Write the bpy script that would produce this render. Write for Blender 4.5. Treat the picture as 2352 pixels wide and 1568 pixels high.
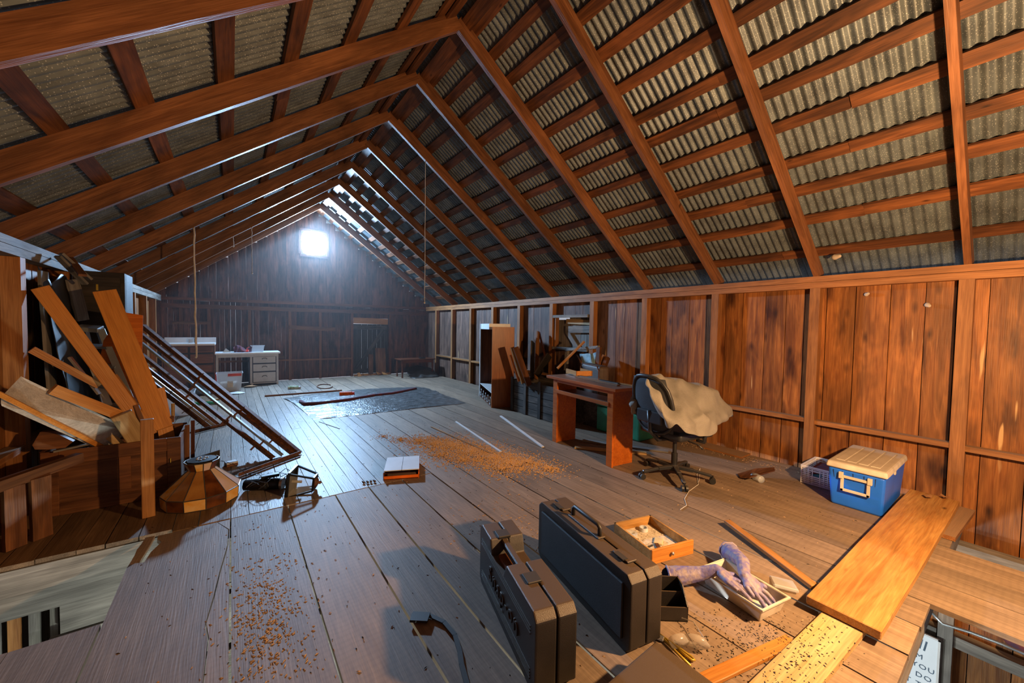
import bpy, bmesh, math, random
from mathutils import Vector, Matrix, noise as mnoise
random.seed(7)
R=random.uniform
V=Vector
for o in list(bpy.data.objects): bpy.data.objects.remove(o)
SC=bpy.context.scene; COL=SC.collection

# ------------------------------------------------------------ camera
YAW,PIT,ROL=0.6316161,-0.0375172,0.0160811
cy,sy=math.cos(YAW),math.sin(YAW);cp,sp=math.cos(PIT),math.sin(PIT);cr,sr=math.cos(ROL),math.sin(ROL)
X0=V((cy,-sy,0)); Y0=V((sy*cp,cy*cp,sp)); Z0=V((-sy*sp,-cy*sp,cp))
RT=X0*cr+Z0*sr; UP=Z0*cr-X0*sr
CAM=V((0,0,1.5)); FPX=879.72
cd=bpy.data.cameras.new('camera'); cam=bpy.data.objects.new('camera',cd); COL.objects.link(cam)
cd.sensor_width=36; cd.lens=FPX/2352*36; cd.clip_start=.02
cam.matrix_world=Matrix(((RT.x,UP.x,-Y0.x,CAM.x),(RT.y,UP.y,-Y0.y,CAM.y),(RT.z,UP.z,-Y0.z,CAM.z),(0,0,0,1)))
SC.camera=cam
def ray(px,py): return RT*((px-1176)/FPX)+UP*(-(py-784)/FPX)+Y0
def PZ(px,py,z=0): d=ray(px,py); return CAM+d*((z-CAM.z)/d.z)
def PX(px,py,x): d=ray(px,py); return CAM+d*((x-CAM.x)/d.x)
def PY(px,py,y): d=ray(px,py); return CAM+d*((y-CAM.y)/d.y)

# ------------------------------------------------------------ light, world, exposure
SC.view_settings.view_transform='Standard'; SC.view_settings.look='None'
SC.view_settings.gamma=1; SC.view_settings.use_curve_mapping=False
SC.view_settings.exposure=0.55
SC.cycles.max_bounces=6; SC.cycles.diffuse_bounces=3; SC.cycles.glossy_bounces=2; SC.cycles.adaptive_threshold=.04; SC.cycles.sample_clamp_indirect=4
W=bpy.data.worlds.new('world'); SC.world=W; W.use_nodes=True
bg=W.node_tree.nodes['Background']; bg.inputs[0].default_value=(.82,.86,1,1); bg.inputs[1].default_value=.34
def lamp(name,typ,loc,color,energy,**k):
    l=bpy.data.lights.new(name,typ); l.color=color; l.energy=energy
    for a,b in k.items(): setattr(l,a,b)
    o=bpy.data.objects.new(name,l); COL.objects.link(o); o.location=loc; return o
WARM=(1,.565,.25); COOL=(.38,.64,1)
lamp('work_light','POINT',(2.58,-.35,1.55),WARM,370,shadow_soft_size=.05)
gl=lamp('gable_light','AREA',(1.83,11.60,3.685),COOL,640,shape='SQUARE',size=.34); gl.rotation_euler=(math.radians(-82),0,0)
lamp('gable_glow','POINT',(1.83,11.45,3.685),COOL,45,shadow_soft_size=.1)  # added lamp that throws a halo on the boards round the window
lamp('lower_floor_light','POINT',(2.3,1.6,-1.5),(.86,.95,1),130,shadow_soft_size=.1)
lamp('lower_floor_light','POINT',(.2,1.6,-1.7),(.86,1,.93),130,shadow_soft_size=.1)

# ------------------------------------------------------------ materials
def nodes(m):
    m.use_nodes=True; nt=m.node_tree; b=nt.nodes['Principled BSDF']
    def N(t,**k):
        n=nt.nodes.new(t)
        for a,v in k.items(): setattr(n,a,v)
        return n
    return nt,b,N
def col(c): return (c[0],c[1],c[2],1)
def wood(name,light,dark,dust=0,rough=.7,knots=0,sc=1,stain=.5,dustc=(.26,.215,.17),bump=.4,saw=0,blot=0):
    m=bpy.data.materials.new(name); nt,b,N=nodes(m); L=nt.links.new
    tc=N('ShaderNodeTexCoord'); oi=N('ShaderNodeObjectInfo')
    mul=N('ShaderNodeVectorMath',operation='SCALE'); mul.inputs[0].default_value=(31,17,23); L(oi.outputs['Random'],mul.inputs['Scale'])
    add=N('ShaderNodeVectorMath',operation='ADD'); L(tc.outputs['Object'],add.inputs[0]); L(mul.outputs[0],add.inputs[1])
    def mp(s):
        k=N('ShaderNodeMapping'); k.inputs['Scale'].default_value=s; L(add.outputs[0],k.inputs[0]); return k
    def nz(s,scale,det,dist=0,rgh=.6):
        k=N('ShaderNodeTexNoise'); k.inputs['Scale'].default_value=scale; k.inputs['Detail'].default_value=det
        k.inputs['Distortion'].default_value=dist; k.inputs['Roughness'].default_value=rgh; L(mp(s).outputs[0],k.inputs[0]); return k
    g=nz((.9*sc,14*sc,14*sc),1.6,3,1.2); f=nz((4*sc,90*sc,90*sc),1.5,1)
    s=nz((1.2,3.4,3.4),1.1,3,.6,.65)
    r=N('ShaderNodeValToRGB'); r.color_ramp.elements[0].position=.34; r.color_ramp.elements[1].position=.66
    r.color_ramp.elements[0].color=col(dark); r.color_ramp.elements[1].color=col(light); L(g.outputs[0],r.inputs[0])
    def mix(fac,a,bb,mode='MIX'):
        x=N('ShaderNodeMix',data_type='RGBA',blend_type=mode)
        if isinstance(fac,(int,float)): x.inputs[0].default_value=fac
        else: L(fac,x.inputs[0])
        for i,q in ((6,a),(7,bb)):
            if isinstance(q,tuple): x.inputs[i].default_value=col(q)
            else: L(q,x.inputs[i])
        return x.outputs[2]
    def rmp(src,a,bb,ca=(0,0,0),cb=(1,1,1)):
        x=N('ShaderNodeValToRGB'); e=x.color_ramp.elements; e[0].position=a; e[1].position=bb; e[0].color=col(ca); e[1].color=col(cb); L(src,x.inputs[0]); return x.outputs[0]
    c=mix(.35,r.outputs[0],rmp(f.outputs[0],.3,.7,(.45,.42,.4),(1,1,1)),'MULTIPLY')
    c=mix(1,c,rmp(s.outputs[0],.38,.62,(1-stain,)*3,(1,1,1)),'MULTIPLY')
    bv=rmp(oi.outputs['Random'],0,1,(.72,.72,.72),(1.0,.97,.93)); c=mix(1,c,bv,'MULTIPLY')
    if knots:
        v=N('ShaderNodeTexVoronoi'); v.inputs['Scale'].default_value=1; L(mp((2.6,6.5,1)).outputs[0],v.inputs[0])
        k=rmp(v.outputs['Distance'],.03*knots,.17*knots,(.13,.08,.05),(1,1,1)); c=mix(.85,c,k,'MULTIPLY')
    if blot:   # dark tear-shaped stains round big knots, and pale split streaks
        v=N('ShaderNodeTexVoronoi'); v.inputs['Scale'].default_value=1; v.inputs['Randomness'].default_value=1
        nn=nz((2,8,8),2,2); vm=N('ShaderNodeVectorMath',operation='MULTIPLY_ADD'); vm.inputs[1].default_value=(.5,.5,.5); L(nn.outputs['Color'],vm.inputs[0]); L(mp((1.5,4.2,1)).outputs[0],vm.inputs[2]); L(vm.outputs[0],v.inputs[0])
        c=mix(blot,c,rmp(v.outputs['Distance'],.10,.36,(.16,.09,.05),(1,1,1)),'MULTIPLY')
        pk=nz((.8,9,9),1.7,2); c=mix(rmp(pk.outputs[0],.70,.76),c,(.5,.32,.15))
    if saw:
        w=N('ShaderNodeTexWave'); w.inputs['Scale'].default_value=saw; w.inputs['Distortion'].default_value=3; w.inputs['Detail'].default_value=2
        w.bands_direction='X'; L(add.outputs[0],w.inputs[0]); c=mix(.14,c,rmp(w.outputs['Fac'],.1,.6,(.55,.55,.56),(1,1,1)),'MULTIPLY')
    if dust:
        ge=N('ShaderNodeNewGeometry'); sx=N('ShaderNodeSeparateXYZ'); L(ge.outputs['Normal'],sx.inputs[0])
        mr=N('ShaderNodeMapRange'); mr.inputs[1].default_value=.6; mr.inputs[2].default_value=.95; mr.inputs[4].default_value=dust; L(sx.outputs[2],mr.inputs[0])
        c=mix(mr.outputs[0],c,dustc)
    L(c,b.inputs['Base Color']); b.inputs['Roughness'].default_value=rough; b.inputs['Specular IOR Level'].default_value=.35
    bp=N('ShaderNodeBump'); bp.inputs['Strength'].default_value=bump; bp.inputs['Distance'].default_value=.004
    L(f.outputs[0],bp.inputs['Height']); L(bp.outputs[0],b.inputs['Normal'])
    return m
def plain(name,c,rough=.5,metal=0,var=.15,scale=8,bump=0,c2=None,trans=0,alpha=1,emit=0,thr=(.35,.65),dust=0,dustc=(.3,.25,.2),bscale=None):
    m=bpy.data.materials.new(name); nt,b,N=nodes(m); L=nt.links.new
    tc=N('ShaderNodeTexCoord'); n=N('ShaderNodeTexNoise'); n.inputs['Scale'].default_value=scale; n.inputs['Detail'].default_value=6; L(tc.outputs['Object'],n.inputs[0])
    r=N('ShaderNodeValToRGB'); e=r.color_ramp.elements; e[0].position,e[1].position=thr
    c2=c2 or tuple(x*(1-var*2) for x in c); e[0].color=col(c2); e[1].color=col(c); L(n.outputs[0],r.inputs[0])
    out=r.outputs[0]
    if dust:
        ge=N('ShaderNodeNewGeometry'); sx=N('ShaderNodeSeparateXYZ'); L(ge.outputs['Normal'],sx.inputs[0])
        mr=N('ShaderNodeMapRange'); mr.inputs[1].default_value=.3; mr.inputs[2].default_value=.95; mr.inputs[4].default_value=dust; L(sx.outputs[2],mr.inputs[0])
        x=N('ShaderNodeMix',data_type='RGBA'); L(mr.outputs[0],x.inputs[0]); L(out,x.inputs[6]); x.inputs[7].default_value=col(dustc); out=x.outputs[2]
    L(out,b.inputs['Base Color']); b.inputs['Roughness'].default_value=rough; b.inputs['Metallic'].default_value=metal
    if trans: b.inputs['Transmission Weight'].default_value=trans
    if alpha<1: b.inputs['Alpha'].default_value=alpha
    if emit: b.inputs['Emission Color'].default_value=col(c); b.inputs['Emission Strength'].default_value=emit
    if bump:
        n2=n
        if bscale: n2=N('ShaderNodeTexNoise'); n2.inputs['Scale'].default_value=bscale; n2.inputs['Detail'].default_value=3; L(tc.outputs['Object'],n2.inputs[0])
        bp=N('ShaderNodeBump'); bp.inputs['Strength'].default_value=bump; bp.inputs['Distance'].default_value=.01; L(n2.outputs[0],bp.inputs['Height']); L(bp.outputs[0],b.inputs['Normal'])
    return m
def metal_sheet_mat():
    m=plain('galvanised',(.155,.19,.205),.5,.3,c2=(.075,.09,.098),scale=5,thr=(.3,.7))
    nt,b,N=nodes(m); L=nt.links.new
    tc=N('ShaderNodeTexCoord'); v=N('ShaderNodeTexVoronoi'); v.inputs['Scale'].default_value=85; L(tc.outputs['Object'],v.inputs[0])
    r=N('ShaderNodeValToRGB'); e=r.color_ramp.elements; e[0].position=.1; e[0].color=(1,1,1,1); e[1].position=.28; e[1].color=(0,0,0,1); L(v.outputs['Distance'],r.inputs[0])
    x=N('ShaderNodeMix',data_type='RGBA'); L(r.outputs[0],x.inputs[0]); L(b.inputs['Base Color'].links[0].from_socket,x.inputs[6]); x.inputs[7].default_value=(.42,.46,.46,1)
    oi=N('ShaderNodeObjectInfo'); q=N('ShaderNodeMapRange'); q.inputs[3].default_value=.75; q.inputs[4].default_value=1.1; L(oi.outputs['Random'],q.inputs[0])
    y=N('ShaderNodeMix',data_type='RGBA',blend_type='MULTIPLY'); y.inputs[0].default_value=1; L(x.outputs[2],y.inputs[6]); L(q.outputs[0],y.inputs[7])
    L(y.outputs[2],b.inputs['Base Color']); return m
M={}
M['floor']=wood('floor_wood',(.36,.265,.185),(.27,.195,.135),rough=.6,stain=.22,bump=.3,saw=9)
M['floor_narrow']=wood('narrow_floor_wood',(.36,.30,.245),(.27,.225,.185),rough=.48,stain=.28,bump=.3)
M['floor_brown']=wood('brown_floor_wood',(.26,.16,.085),(.17,.1,.05),rough=.6,stain=.35)
M['siding']=wood('siding_wood',(.47,.185,.045),(.25,.08,.017),rough=.55,knots=1.2,stain=.45,saw=40,blot=.85)
M['siding_grey']=wood('greyer_siding_wood',(.27,.155,.105),(.13,.065,.045),rough=.65,knots=1.1,stain=.5,saw=40,blot=.6)  # greyer wood for the far boards of the right wall
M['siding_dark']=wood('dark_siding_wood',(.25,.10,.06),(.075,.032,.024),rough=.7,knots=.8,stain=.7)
M['stud']=wood('stud_wood',(.47,.205,.062),(.30,.115,.03),dust=.7,rough=.65,stain=.3,dustc=(.25,.18,.12))
M['rafter']=wood('rafter_wood',(.33,.14,.055),(.185,.07,.026),rough=.55,stain=.4,knots=.35)
M['purlin']=wood('purlin_wood',(.27,.1,.033),(.12,.042,.016),rough=.6,stain=.6,knots=.5)
M['grey']=wood('weathered_grey_wood',(.36,.33,.29),(.2,.18,.16),rough=.8,stain=.4)
M['lit_pale']=wood('lit_pale_wood',(.66,.62,.58),(.5,.46,.42),rough=.7,stain=.25)  # lightened so the panel top looks lit; light is in the colour
M['pale']=wood('pale_pine',(.62,.43,.2),(.48,.3,.12),rough=.6,stain=.2,knots=.35)
M['pine']=wood('orange_pine',(.62,.3,.09),(.47,.2,.05),rough=.5,stain=.25,knots=.3)
M['honey']=wood('honey_wood',(.70,.30,.06),(.58,.23,.04),rough=.45,stain=.15)
M['orange']=wood('orange_veneer',(.66,.18,.02),(.5,.115,.012),dust=.9,rough=.38,stain=.2,dustc=(.2,.12,.085),bump=.1)
M['cherry']=wood('cherry_wood',(.2,.06,.022),(.1,.028,.012),rough=.4,stain=.4,bump=.15)
M['brown']=wood('brown_wood',(.27,.11,.04),(.14,.05,.018),rough=.55,stain=.5)
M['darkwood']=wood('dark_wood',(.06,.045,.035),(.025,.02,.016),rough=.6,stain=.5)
M['crate']=wood('crate_wood',(.15,.125,.105),(.06,.05,.042),rough=.75,stain=.6)
M['cabinet']=wood('cabinet_wood',(.3,.12,.06),(.2,.075,.035),rough=.5,stain=.2)
M['tin']=metal_sheet_mat()
M['dust_strip']=plain('dark_underlay',(.05,.052,.055),.9)
M['black']=plain('black_plastic',(.022,.018,.015),.42,bump=.25,bscale=420,dust=.7,dustc=(.13,.088,.055))
M['blackg']=plain('black_textured_panel',(.02,.021,.025),.6,bump=.5,bscale=500)
M['rubber']=plain('rubber_black',(.015,.015,.015),.5,dust=.35,dustc=(.12,.1,.08))
M['chair']=plain('chair_black',(.022,.024,.028),.42,dust=.45,dustc=(.09,.075,.06))
M['mesh']=plain('chair_mesh',(.03,.034,.042),.7,bump=.6,bscale=300)
M['blanket']=plain('cotton_blanket',(.36,.335,.29),.95,bump=1.0,bscale=200,var=.12,scale=5)
M['blue']=plain('blue_plastic',(.015,.17,.95),.4,var=.1,scale=4)
M['cream']=plain('cream_plastic',(.62,.56,.44),.5,var=.1,scale=6)
M['dirtywhite']=plain('dirty_white_plastic',(.62,.56,.46),.45,c2=(.4,.33,.25),scale=9,thr=(.3,.55))
M['lid']=plain('dusty_lid',(.66,.6,.5),.6,dust=.75,dustc=(.36,.30,.23))
M['white']=plain('white_paint',(.7,.68,.66),.5,var=.06)
M['whitelam']=plain('white_laminate',(.8,.82,.82),.35,var=.04)
M['beige']=plain('beige_paint',(.5,.49,.47),.55,var=.06)
M['alu']=plain('aluminium',(.66,.7,.72),.35,.8,var=.08)
M['steel']=plain('steel',(.45,.45,.45),.35,.9,var=.1)
M['rust']=plain('rusty_iron',(.2,.08,.04),.6,.3,c2=(.07,.035,.025),scale=30)
M['ironblack']=plain('black_iron',(.02,.02,.02),.4,.6)
M['tarp']=plain('silver_tarp',(.26,.27,.27),.25,.6,bump=1.0,scale=9,bscale=38,c2=(.12,.13,.13))
M['clear']=plain('clear_plastic',(.72,.78,.82),.25,alpha=.42,var=.04)
M['thinglass']=plain('lantern_glass',(.5,.5,.45),.1,alpha=.2)
M['goggle']=plain('scratched_clear_plastic',(.5,.47,.42),.2,alpha=.45,var=.1)
M['red']=plain('red_plastic',(.62,.04,.02),.4)
M['orangep']=plain('orange_paint',(.85,.17,.01),.45)
M['green']=plain('green_paint',(.03,.28,.14),.45,var=.15)
M['navy']=plain('navy_recess_tone',(.012,.02,.05),.6)  # near-black blue, also draws shade round drawers and in glove cuffs
M['glove']=plain('purple_blue_rubber',(.15,.14,.36),.55,c2=(.30,.25,.29),scale=30,thr=(.4,.62),bump=.3,bscale=60)
M['yellow']=plain('yellow_metal',(.62,.42,.06),.35,.5)
M['paper']=plain('white_card',(.62,.66,.7),.55,var=.05)
M['darkcloth']=plain('dark_cloth',(.05,.03,.06),.9,c2=(.15,.03,.03),scale=20)
M['tancloth']=plain('tan_paper',(.42,.36,.3),.9)
M['lblue']=plain('light_blue_fabric',(.33,.52,.6),.85,c2=(.2,.33,.38),scale=14,bump=.3)
M['brownvinyl']=plain('brown_suitcase_vinyl',(.075,.045,.03),.55,bump=.2,bscale=90)
M['corn']=plain('corn_grain',(.74,.44,.15),.7,c2=(.45,.2,.04),scale=90)
M['pellet']=plain('dropping',(.02,.014,.01),.8)
M['chip']=plain('wood_chip',(.5,.33,.19),.8,c2=(.28,.16,.08),scale=40)
M['rope']=plain('rope_fibre',(.72,.68,.62),.9)
M['cobble']=plain('lead_came',(.12,.11,.1),.4,.6)
M['gold']=plain('amber_glass',(.72,.38,.06),.16,c2=(.75,.58,.3),scale=16)
M['goldd']=plain('brown_glass',(.16,.05,.012),.12,c2=(.05,.015,.005),scale=10)
M['goldm']=plain('tan_glass',(.36,.17,.04),.14,c2=(.26,.11,.025),scale=9)
M['goldl']=plain('pale_gold_glass',(.75,.5,.2),.14,c2=(.7,.34,.05),scale=14)
M['goldd2']=plain('umber_glass',(.22,.1,.03),.12,c2=(.15,.06,.02),scale=9)
M['pearl']=plain('pearl_glass',(.62,.5,.5),.12,c2=(.6,.45,.3),scale=8)
M['glass']=plain('window_pane_light',(.85,.93,1),.2,emit=30)
M['slit']=plain('daylight_gap',(.85,.92,1),.2)
M['sign']=plain('sign_white',(.82,.86,.9),.5,var=.02)
M['ink']=plain('printed_grey_blue',(.08,.13,.2),.6)
M['sand']=plain('plaster_powder',(.66,.58,.46),.9,c2=(.45,.38,.28),scale=30,bump=.5)
M['foam']=plain('cream_sponge',(.66,.56,.33),.9)
M['canwhite']=plain('can_print_green_white',(.6,.62,.5),.3,c2=(.12,.22,.06),scale=22)
M['canorange']=plain('can_print_orange',(.75,.12,.01),.35,c2=(.35,.05,.01),scale=30)
M['bluec']=plain('blue_cap',(.03,.3,.5),.4)
M['leaf']=plain('dry_leaf',(.4,.2,.08),.8)
M['bat']=plain('fluffy_insulation',(.5,.42,.33),1)

# ------------------------------------------------------------ geometry helpers
WM={}
def link(o,parent=None,mw=None):
    COL.objects.link(o); mw=mw or Matrix.Identity(4)
    if parent:
        o.parent=parent; o.matrix_basis=WM[parent.name].inverted()@mw
    else: o.matrix_basis=mw
    WM[o.name]=mw; return o
def T(name,label,cat,loc,group=None,rz=0):
    o=bpy.data.objects.new(name,None); o.empty_display_size=.05
    link(o,None,Matrix.Translation(V(loc))@Matrix.Rotation(rz,4,'Z')); o['label']=label; o['category']=cat
    if group: o['group']=group
    return o
def S(name):
    o=bpy.data.objects.new(name,None); o.empty_display_size=.05; link(o); o['kind']='structure'; return o
def tag(o,label,cat=None,group=None,kind=None):
    o['label']=label
    if cat:o['category']=cat
    if group:o['group']=group
    if kind:o['kind']=kind
    return o
def frame(A,B,up=(0,0,1)):
    A,B=V(A),V(B); x=(B-A); l=x.length; x=x/l; up=V(up)
    if abs(x.dot(up.normalized()))>.999: up=V((1,0,0))
    y=up.cross(x).normalized(); z=x.cross(y)
    return Matrix(((x.x,y.x,z.x,(A.x+B.x)/2),(x.y,y.y,z.y,(A.y+B.y)/2),(x.z,y.z,z.z,(A.z+B.z)/2),(0,0,0,1))),l
class G:
    def __init__(s,mw=None): s.v=[];s.f=[];s.mw=mw
    def add(s,vs,fs):
        n=len(s.v); s.v+=[V(p) for p in vs]; s.f+=[tuple(i+n for i in f) for f in fs]; return s
    def mbox(s,m,l,w,t):
        c=[m@V((a*l/2,b*w/2,d*t/2)) for a in(-1,1) for b in(-1,1) for d in(-1,1)]
        return s.add(c,[(0,1,3,2),(4,6,7,5),(0,4,5,1),(2,3,7,6),(0,2,6,4),(1,5,7,3)])
    def box(s,c,sz,rz=0,m=None): return s.mbox((m or Matrix.Identity(4))@Matrix.Translation(V(c))@Matrix.Rotation(rz,4,'Z'),*sz)
    def bb(s,a,b,m=None): return s.box([(a[i]+b[i])/2 for i in range(3)],[abs(b[i]-a[i]) for i in range(3)],m=m)
    def beam(s,A,B,w,t,up=(0,0,1)): m,l=frame(A,B,up); return s.mbox(m,l,w,t)
    def tube(s,pts,r,n=8,cap=True):
        pts=[V(p) for p in pts]; rs=r if isinstance(r,(list,tuple)) else [r]*len(pts); u=None; rings=[]
        for i,p in enumerate(pts):
            d=(pts[min(i+1,len(pts)-1)]-pts[max(i-1,0)]).normalized()
            if u is None: u=d.orthogonal().normalized()
            u=(u-d*u.dot(d)); u=u.normalized() if u.length>1e-6 else d.orthogonal().normalized()
            w=d.cross(u); rings.append([p+(u*math.cos(6.28318*k/n)+w*math.sin(6.28318*k/n))*rs[i] for k in range(n)])
        vs=[q for r_ in rings for q in r_]; fs=[(i*n+k,i*n+(k+1)%n,(i+1)*n+(k+1)%n,(i+1)*n+k) for i in range(len(pts)-1) for k in range(n)]
        if cap: fs+=[tuple(range(n))[::-1],tuple((len(pts)-1)*n+k for k in range(n))]
        return s.add(vs,fs)
    def lathe(s,prof,n=16,m=None,a0=0):
        m=m or Matrix.Identity(4); vs=[m@V((r*math.cos(6.28318*k/n+a0),r*math.sin(6.28318*k/n+a0),z)) for r,z in prof for k in range(n)]
        fs=[(i*n+k,i*n+(k+1)%n,(i+1)*n+(k+1)%n,(i+1)*n+k) for i in range(len(prof)-1) for k in range(n)]
        if prof[0][0]>0: fs.append(tuple(range(n))[::-1])
        if prof[-1][0]>0: fs.append(tuple((len(prof)-1)*n+k for k in range(n)))
        return s.add(vs,fs)
    def prism(s,poly,t,m=None):
        m=m or Matrix.Identity(4); n=len(poly)
        vs=[m@V((p[0],p[1],-t/2)) for p in poly]+[m@V((p[0],p[1],t/2)) for p in poly]
        return s.add(vs,[tuple(range(n))[::-1],tuple(range(n,2*n))]+[(i,(i+1)%n,n+(i+1)%n,n+i) for i in range(n)])
    def poly3(s,pts,t,nrm=None):
        pts=[V(p) for p in pts]; n=len(pts); nr=V(nrm) if nrm else (pts[1]-pts[0]).cross(pts[2]-pts[0]); nr=nr.normalized()*t
        return s.add(pts+[p+nr for p in pts],[tuple(range(n))[::-1],tuple(range(n,2*n))]+[(i,(i+1)%n,n+(i+1)%n,n+i) for i in range(n)])
    def build(s,name,mat,parent=None,mw=None,bevel=0,smooth=False,seg=1,sub=0):
        mw=mw or s.mw
        if mw is None:
            c=sum(s.v,V((0,0,0)))/len(s.v); mw=Matrix.Translation(c)
            if parent: mw=Matrix.Translation(c)@WM[parent.name].to_3x3().to_4x4()
        inv=mw.inverted(); me=bpy.data.meshes.new(name); me.from_pydata([inv@p for p in s.v],[],s.f)
        bm=bmesh.new(); bm.from_mesh(me); bmesh.ops.recalc_face_normals(bm,faces=bm.faces)
        if bevel: bmesh.ops.bevel(bm,geom=[e for e in bm.edges if e.is_manifold and e.calc_face_angle(0)>.6],offset=bevel,segments=seg,affect='EDGES',profile=.6)
        if smooth or sub:
            for f in bm.faces: f.smooth=True
        bm.to_mesh(me); bm.free(); me.materials.append(M[mat] if isinstance(mat,str) else mat)
        o=bpy.data.objects.new(name,me); link(o,parent,mw)
        if sub: k=o.modifiers.new('s','SUBSURF'); k.levels=k.render_levels=sub
        return o
def board(name,A,B,w,t,mat,parent=None,up=(0,0,1),bevel=0,rag=0):
    m,l=frame(A,B,up)
    g=G(m)
    if rag:   # slightly uneven, bowed board
        n=5; vs=[];fs=[]
        for i in range(n+1):
            x=-l/2+l*i/n; a=R(-rag,rag); b=R(-rag,rag); z=R(-rag,rag)*.5
            if i in(0,n): x+=R(-rag,rag)*2
            vs+=[(x,-w/2+a,-t/2+z),(x,w/2+b,-t/2+z),(x,w/2+b,t/2+z),(x,-w/2+a,t/2+z)]
        for i in range(n): fs+=[(4*i+k,4*i+(k+1)%4,4*i+4+(k+1)%4,4*i+4+k) for k in range(4)]
        fs+=[(3,2,1,0),(4*n,4*n+1,4*n+2,4*n+3)]
        g.add([m@V(p) for p in vs],fs)
    else: g.mbox(m,l,w,t)
    return g.build(name,mat,parent,bevel=bevel)
def L(o,label): o['label']=label; return o
def one(o,label,cat,group=None): return tag(o,label,cat,group)
def text(name,s,size,m,mat,parent,depth=.001,spacing=1):
    c=bpy.data.curves.new(name,'FONT'); c.body=s; c.size=size; c.extrude=depth; c.align_x='CENTER'; c.resolution_u=2; c.space_character=spacing
    t=bpy.data.objects.new(name+'_t',c); COL.objects.link(t); dg=bpy.context.evaluated_depsgraph_get()
    me=bpy.data.meshes.new_from_object(t.evaluated_get(dg)); bpy.data.objects.remove(t); me.materials.clear(); me.materials.append(M[mat])
    o=bpy.data.objects.new(name,me); return link(o,parent,m)
def blob(name,segs,vox,mat,parent=None,smooth=8):
    g=G()
    for a,b,ra,rb in segs:
        a,b=V(a),V(b); g.tube([a,a.lerp(b,.33),a.lerp(b,.67),b],[ra,ra*.67+rb*.33,ra*.33+rb*.67,rb],10)
        for c,r in((a,ra),(b,rb)):
            g.lathe([(0,-r)]+[(r*math.cos(q),r*math.sin(q)) for q in (-1,-.5,0,.5,1)]+[(0,r)],10,Matrix.Translation(c))
    o=g.build(name,mat,parent); k=o.modifiers.new('r','REMESH'); k.mode='VOXEL'; k.voxel_size=vox; k.use_smooth_shade=True
    q=o.modifiers.new('s','SMOOTH'); q.iterations=smooth; q.factor=.5
    return o

# ------------------------------------------------------------ structure
WR,WL,D,HP,XR,HR=5.0547,-1.2766,11.65,2.0975,1.8422,4.4313
RY=lambda k:.3658+1.05146*k
YN=-2.3
def grow(seams,extra=0): return list(zip(seams[:-1],seams[1:]))

# floor
FL=S('floor')
def fboard(x0,x1,y0,y1,mat,z=0,th=.028,gap=.004):
    # x is across, y along
    g=gap*R(.5,1.2); return board('floorboard',((x0+x1)/2,y0,z-th/2+R(-.0015,.001)),((x0+x1)/2,y1,z-th/2+R(-.0015,.001)),x1-x0-2*g,th,mat,FL,rag=.0018)
wide=[-.535,-.02,.36,.72,1.006,1.319,1.628]
for i,(a,b) in enumerate(grow(wide)):
    if i: fboard(a,b,YN,3.575,'floor',gap=.007)
crk=[PZ(*p) for p in [(536,1190),(527,1215),(525,1250),(508,1310),(493,1370),(474,1432),(480,1465),(468,1568)]]
crk=[V((-.10,3.572,0))]+[c for c in crk if c.y<3.5]+[V((crk[-1].x-.02,YN,0))]
fm=Matrix(((0,-1,0,0),(1,0,0,0),(0,0,1,-.014),(0,0,0,1)))
def flatpoly(pts): 
    fi=fm.inverted(); g=G(fm); q=[fi@V((p[0],p[1],-.014)) for p in pts]; g.prism([(p.x,p.y) for p in q],.028,fm); return g.build('floorboard','floor',FL)
flatpoly([(c.x-R(.003,.008),c.y) for c in crk]+[(-.53,YN),(-.53,3.2),(-.50,3.24),(-.455,3.22),(-.44,3.34),(-.40,3.46),(-.43,3.52),(-.43,3.572)])
flatpoly([(c.x+.0,c.y) for c in crk]+[(-.026,YN),(-.026,3.572)])
board('splintered_end',(-.515,3.25,-.03),(-.47,3.53,.01),.05,.02,'floor',FL,rag=.004)
xs=[1.628,1.93,2.22,2.53,2.83,3.12,3.42,3.70,4.05]
for a,b in grow(xs):
    if b<=3.2: fboard(a,b,.29,D,'floor',gap=.006)
    else: fboard(a,b,YN,D,'floor',gap=.006)
for a,b in grow([4.05,4.35,4.66,4.95,5.06]): fboard(a,b,.30,D,'floor',gap=.0045)
x=-.02
while x<1.62:
    w=R(.105,.14); e=min(x+w,1.628)
    if 1.628-e<.05: e=1.628
    y=3.59; 
    while y<D:
        l=R(2.5,4.2); y2=min(y+l,D); 
        if D-y2<.8: y2=D
        fboard(x,e,y+.002,y2-.002,'floor_narrow',gap=.0028); y=y2
    x=e
x=-1.42
while x<-.03:
    w=R(.12,.2); e=min(x+w,-.02)
    if -.02-e<.06: e=-.02
    fboard(x,e,3.63 if x<-.535 else 3.59,D,'floor_brown' if e<.3 else 'floor_narrow',gap=.0035); x=e
for a,b in grow([-1.42,-1.12,-.83,-.535]): fboard(a,b,YN,2.68,'floor',gap=.004)
# long crack strip of the split board: thin dark sliver lies in it
# joists
for y in [-1.2,-.55,.335,.95,1.6,2.2,2.66,4.3,5,5.7,6.4,7.1,7.8,8.5,9.2,9.9,10.6,11.3]:
    x0,x1=(-1.4,5.1)
    if y<.15: 
        board('joist',(-1.4,y,-.13),(1.6,y,-.13),.045,.19,'grey',FL); continue
    board('joist',(x0,y,-.13),(x1,y,-.13),.05,.19,'grey',FL)
board('trimmer_board',(-1.4,3.655,-.12),(-.40,3.655,-.12),.03,.16,'grey',FL)

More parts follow.
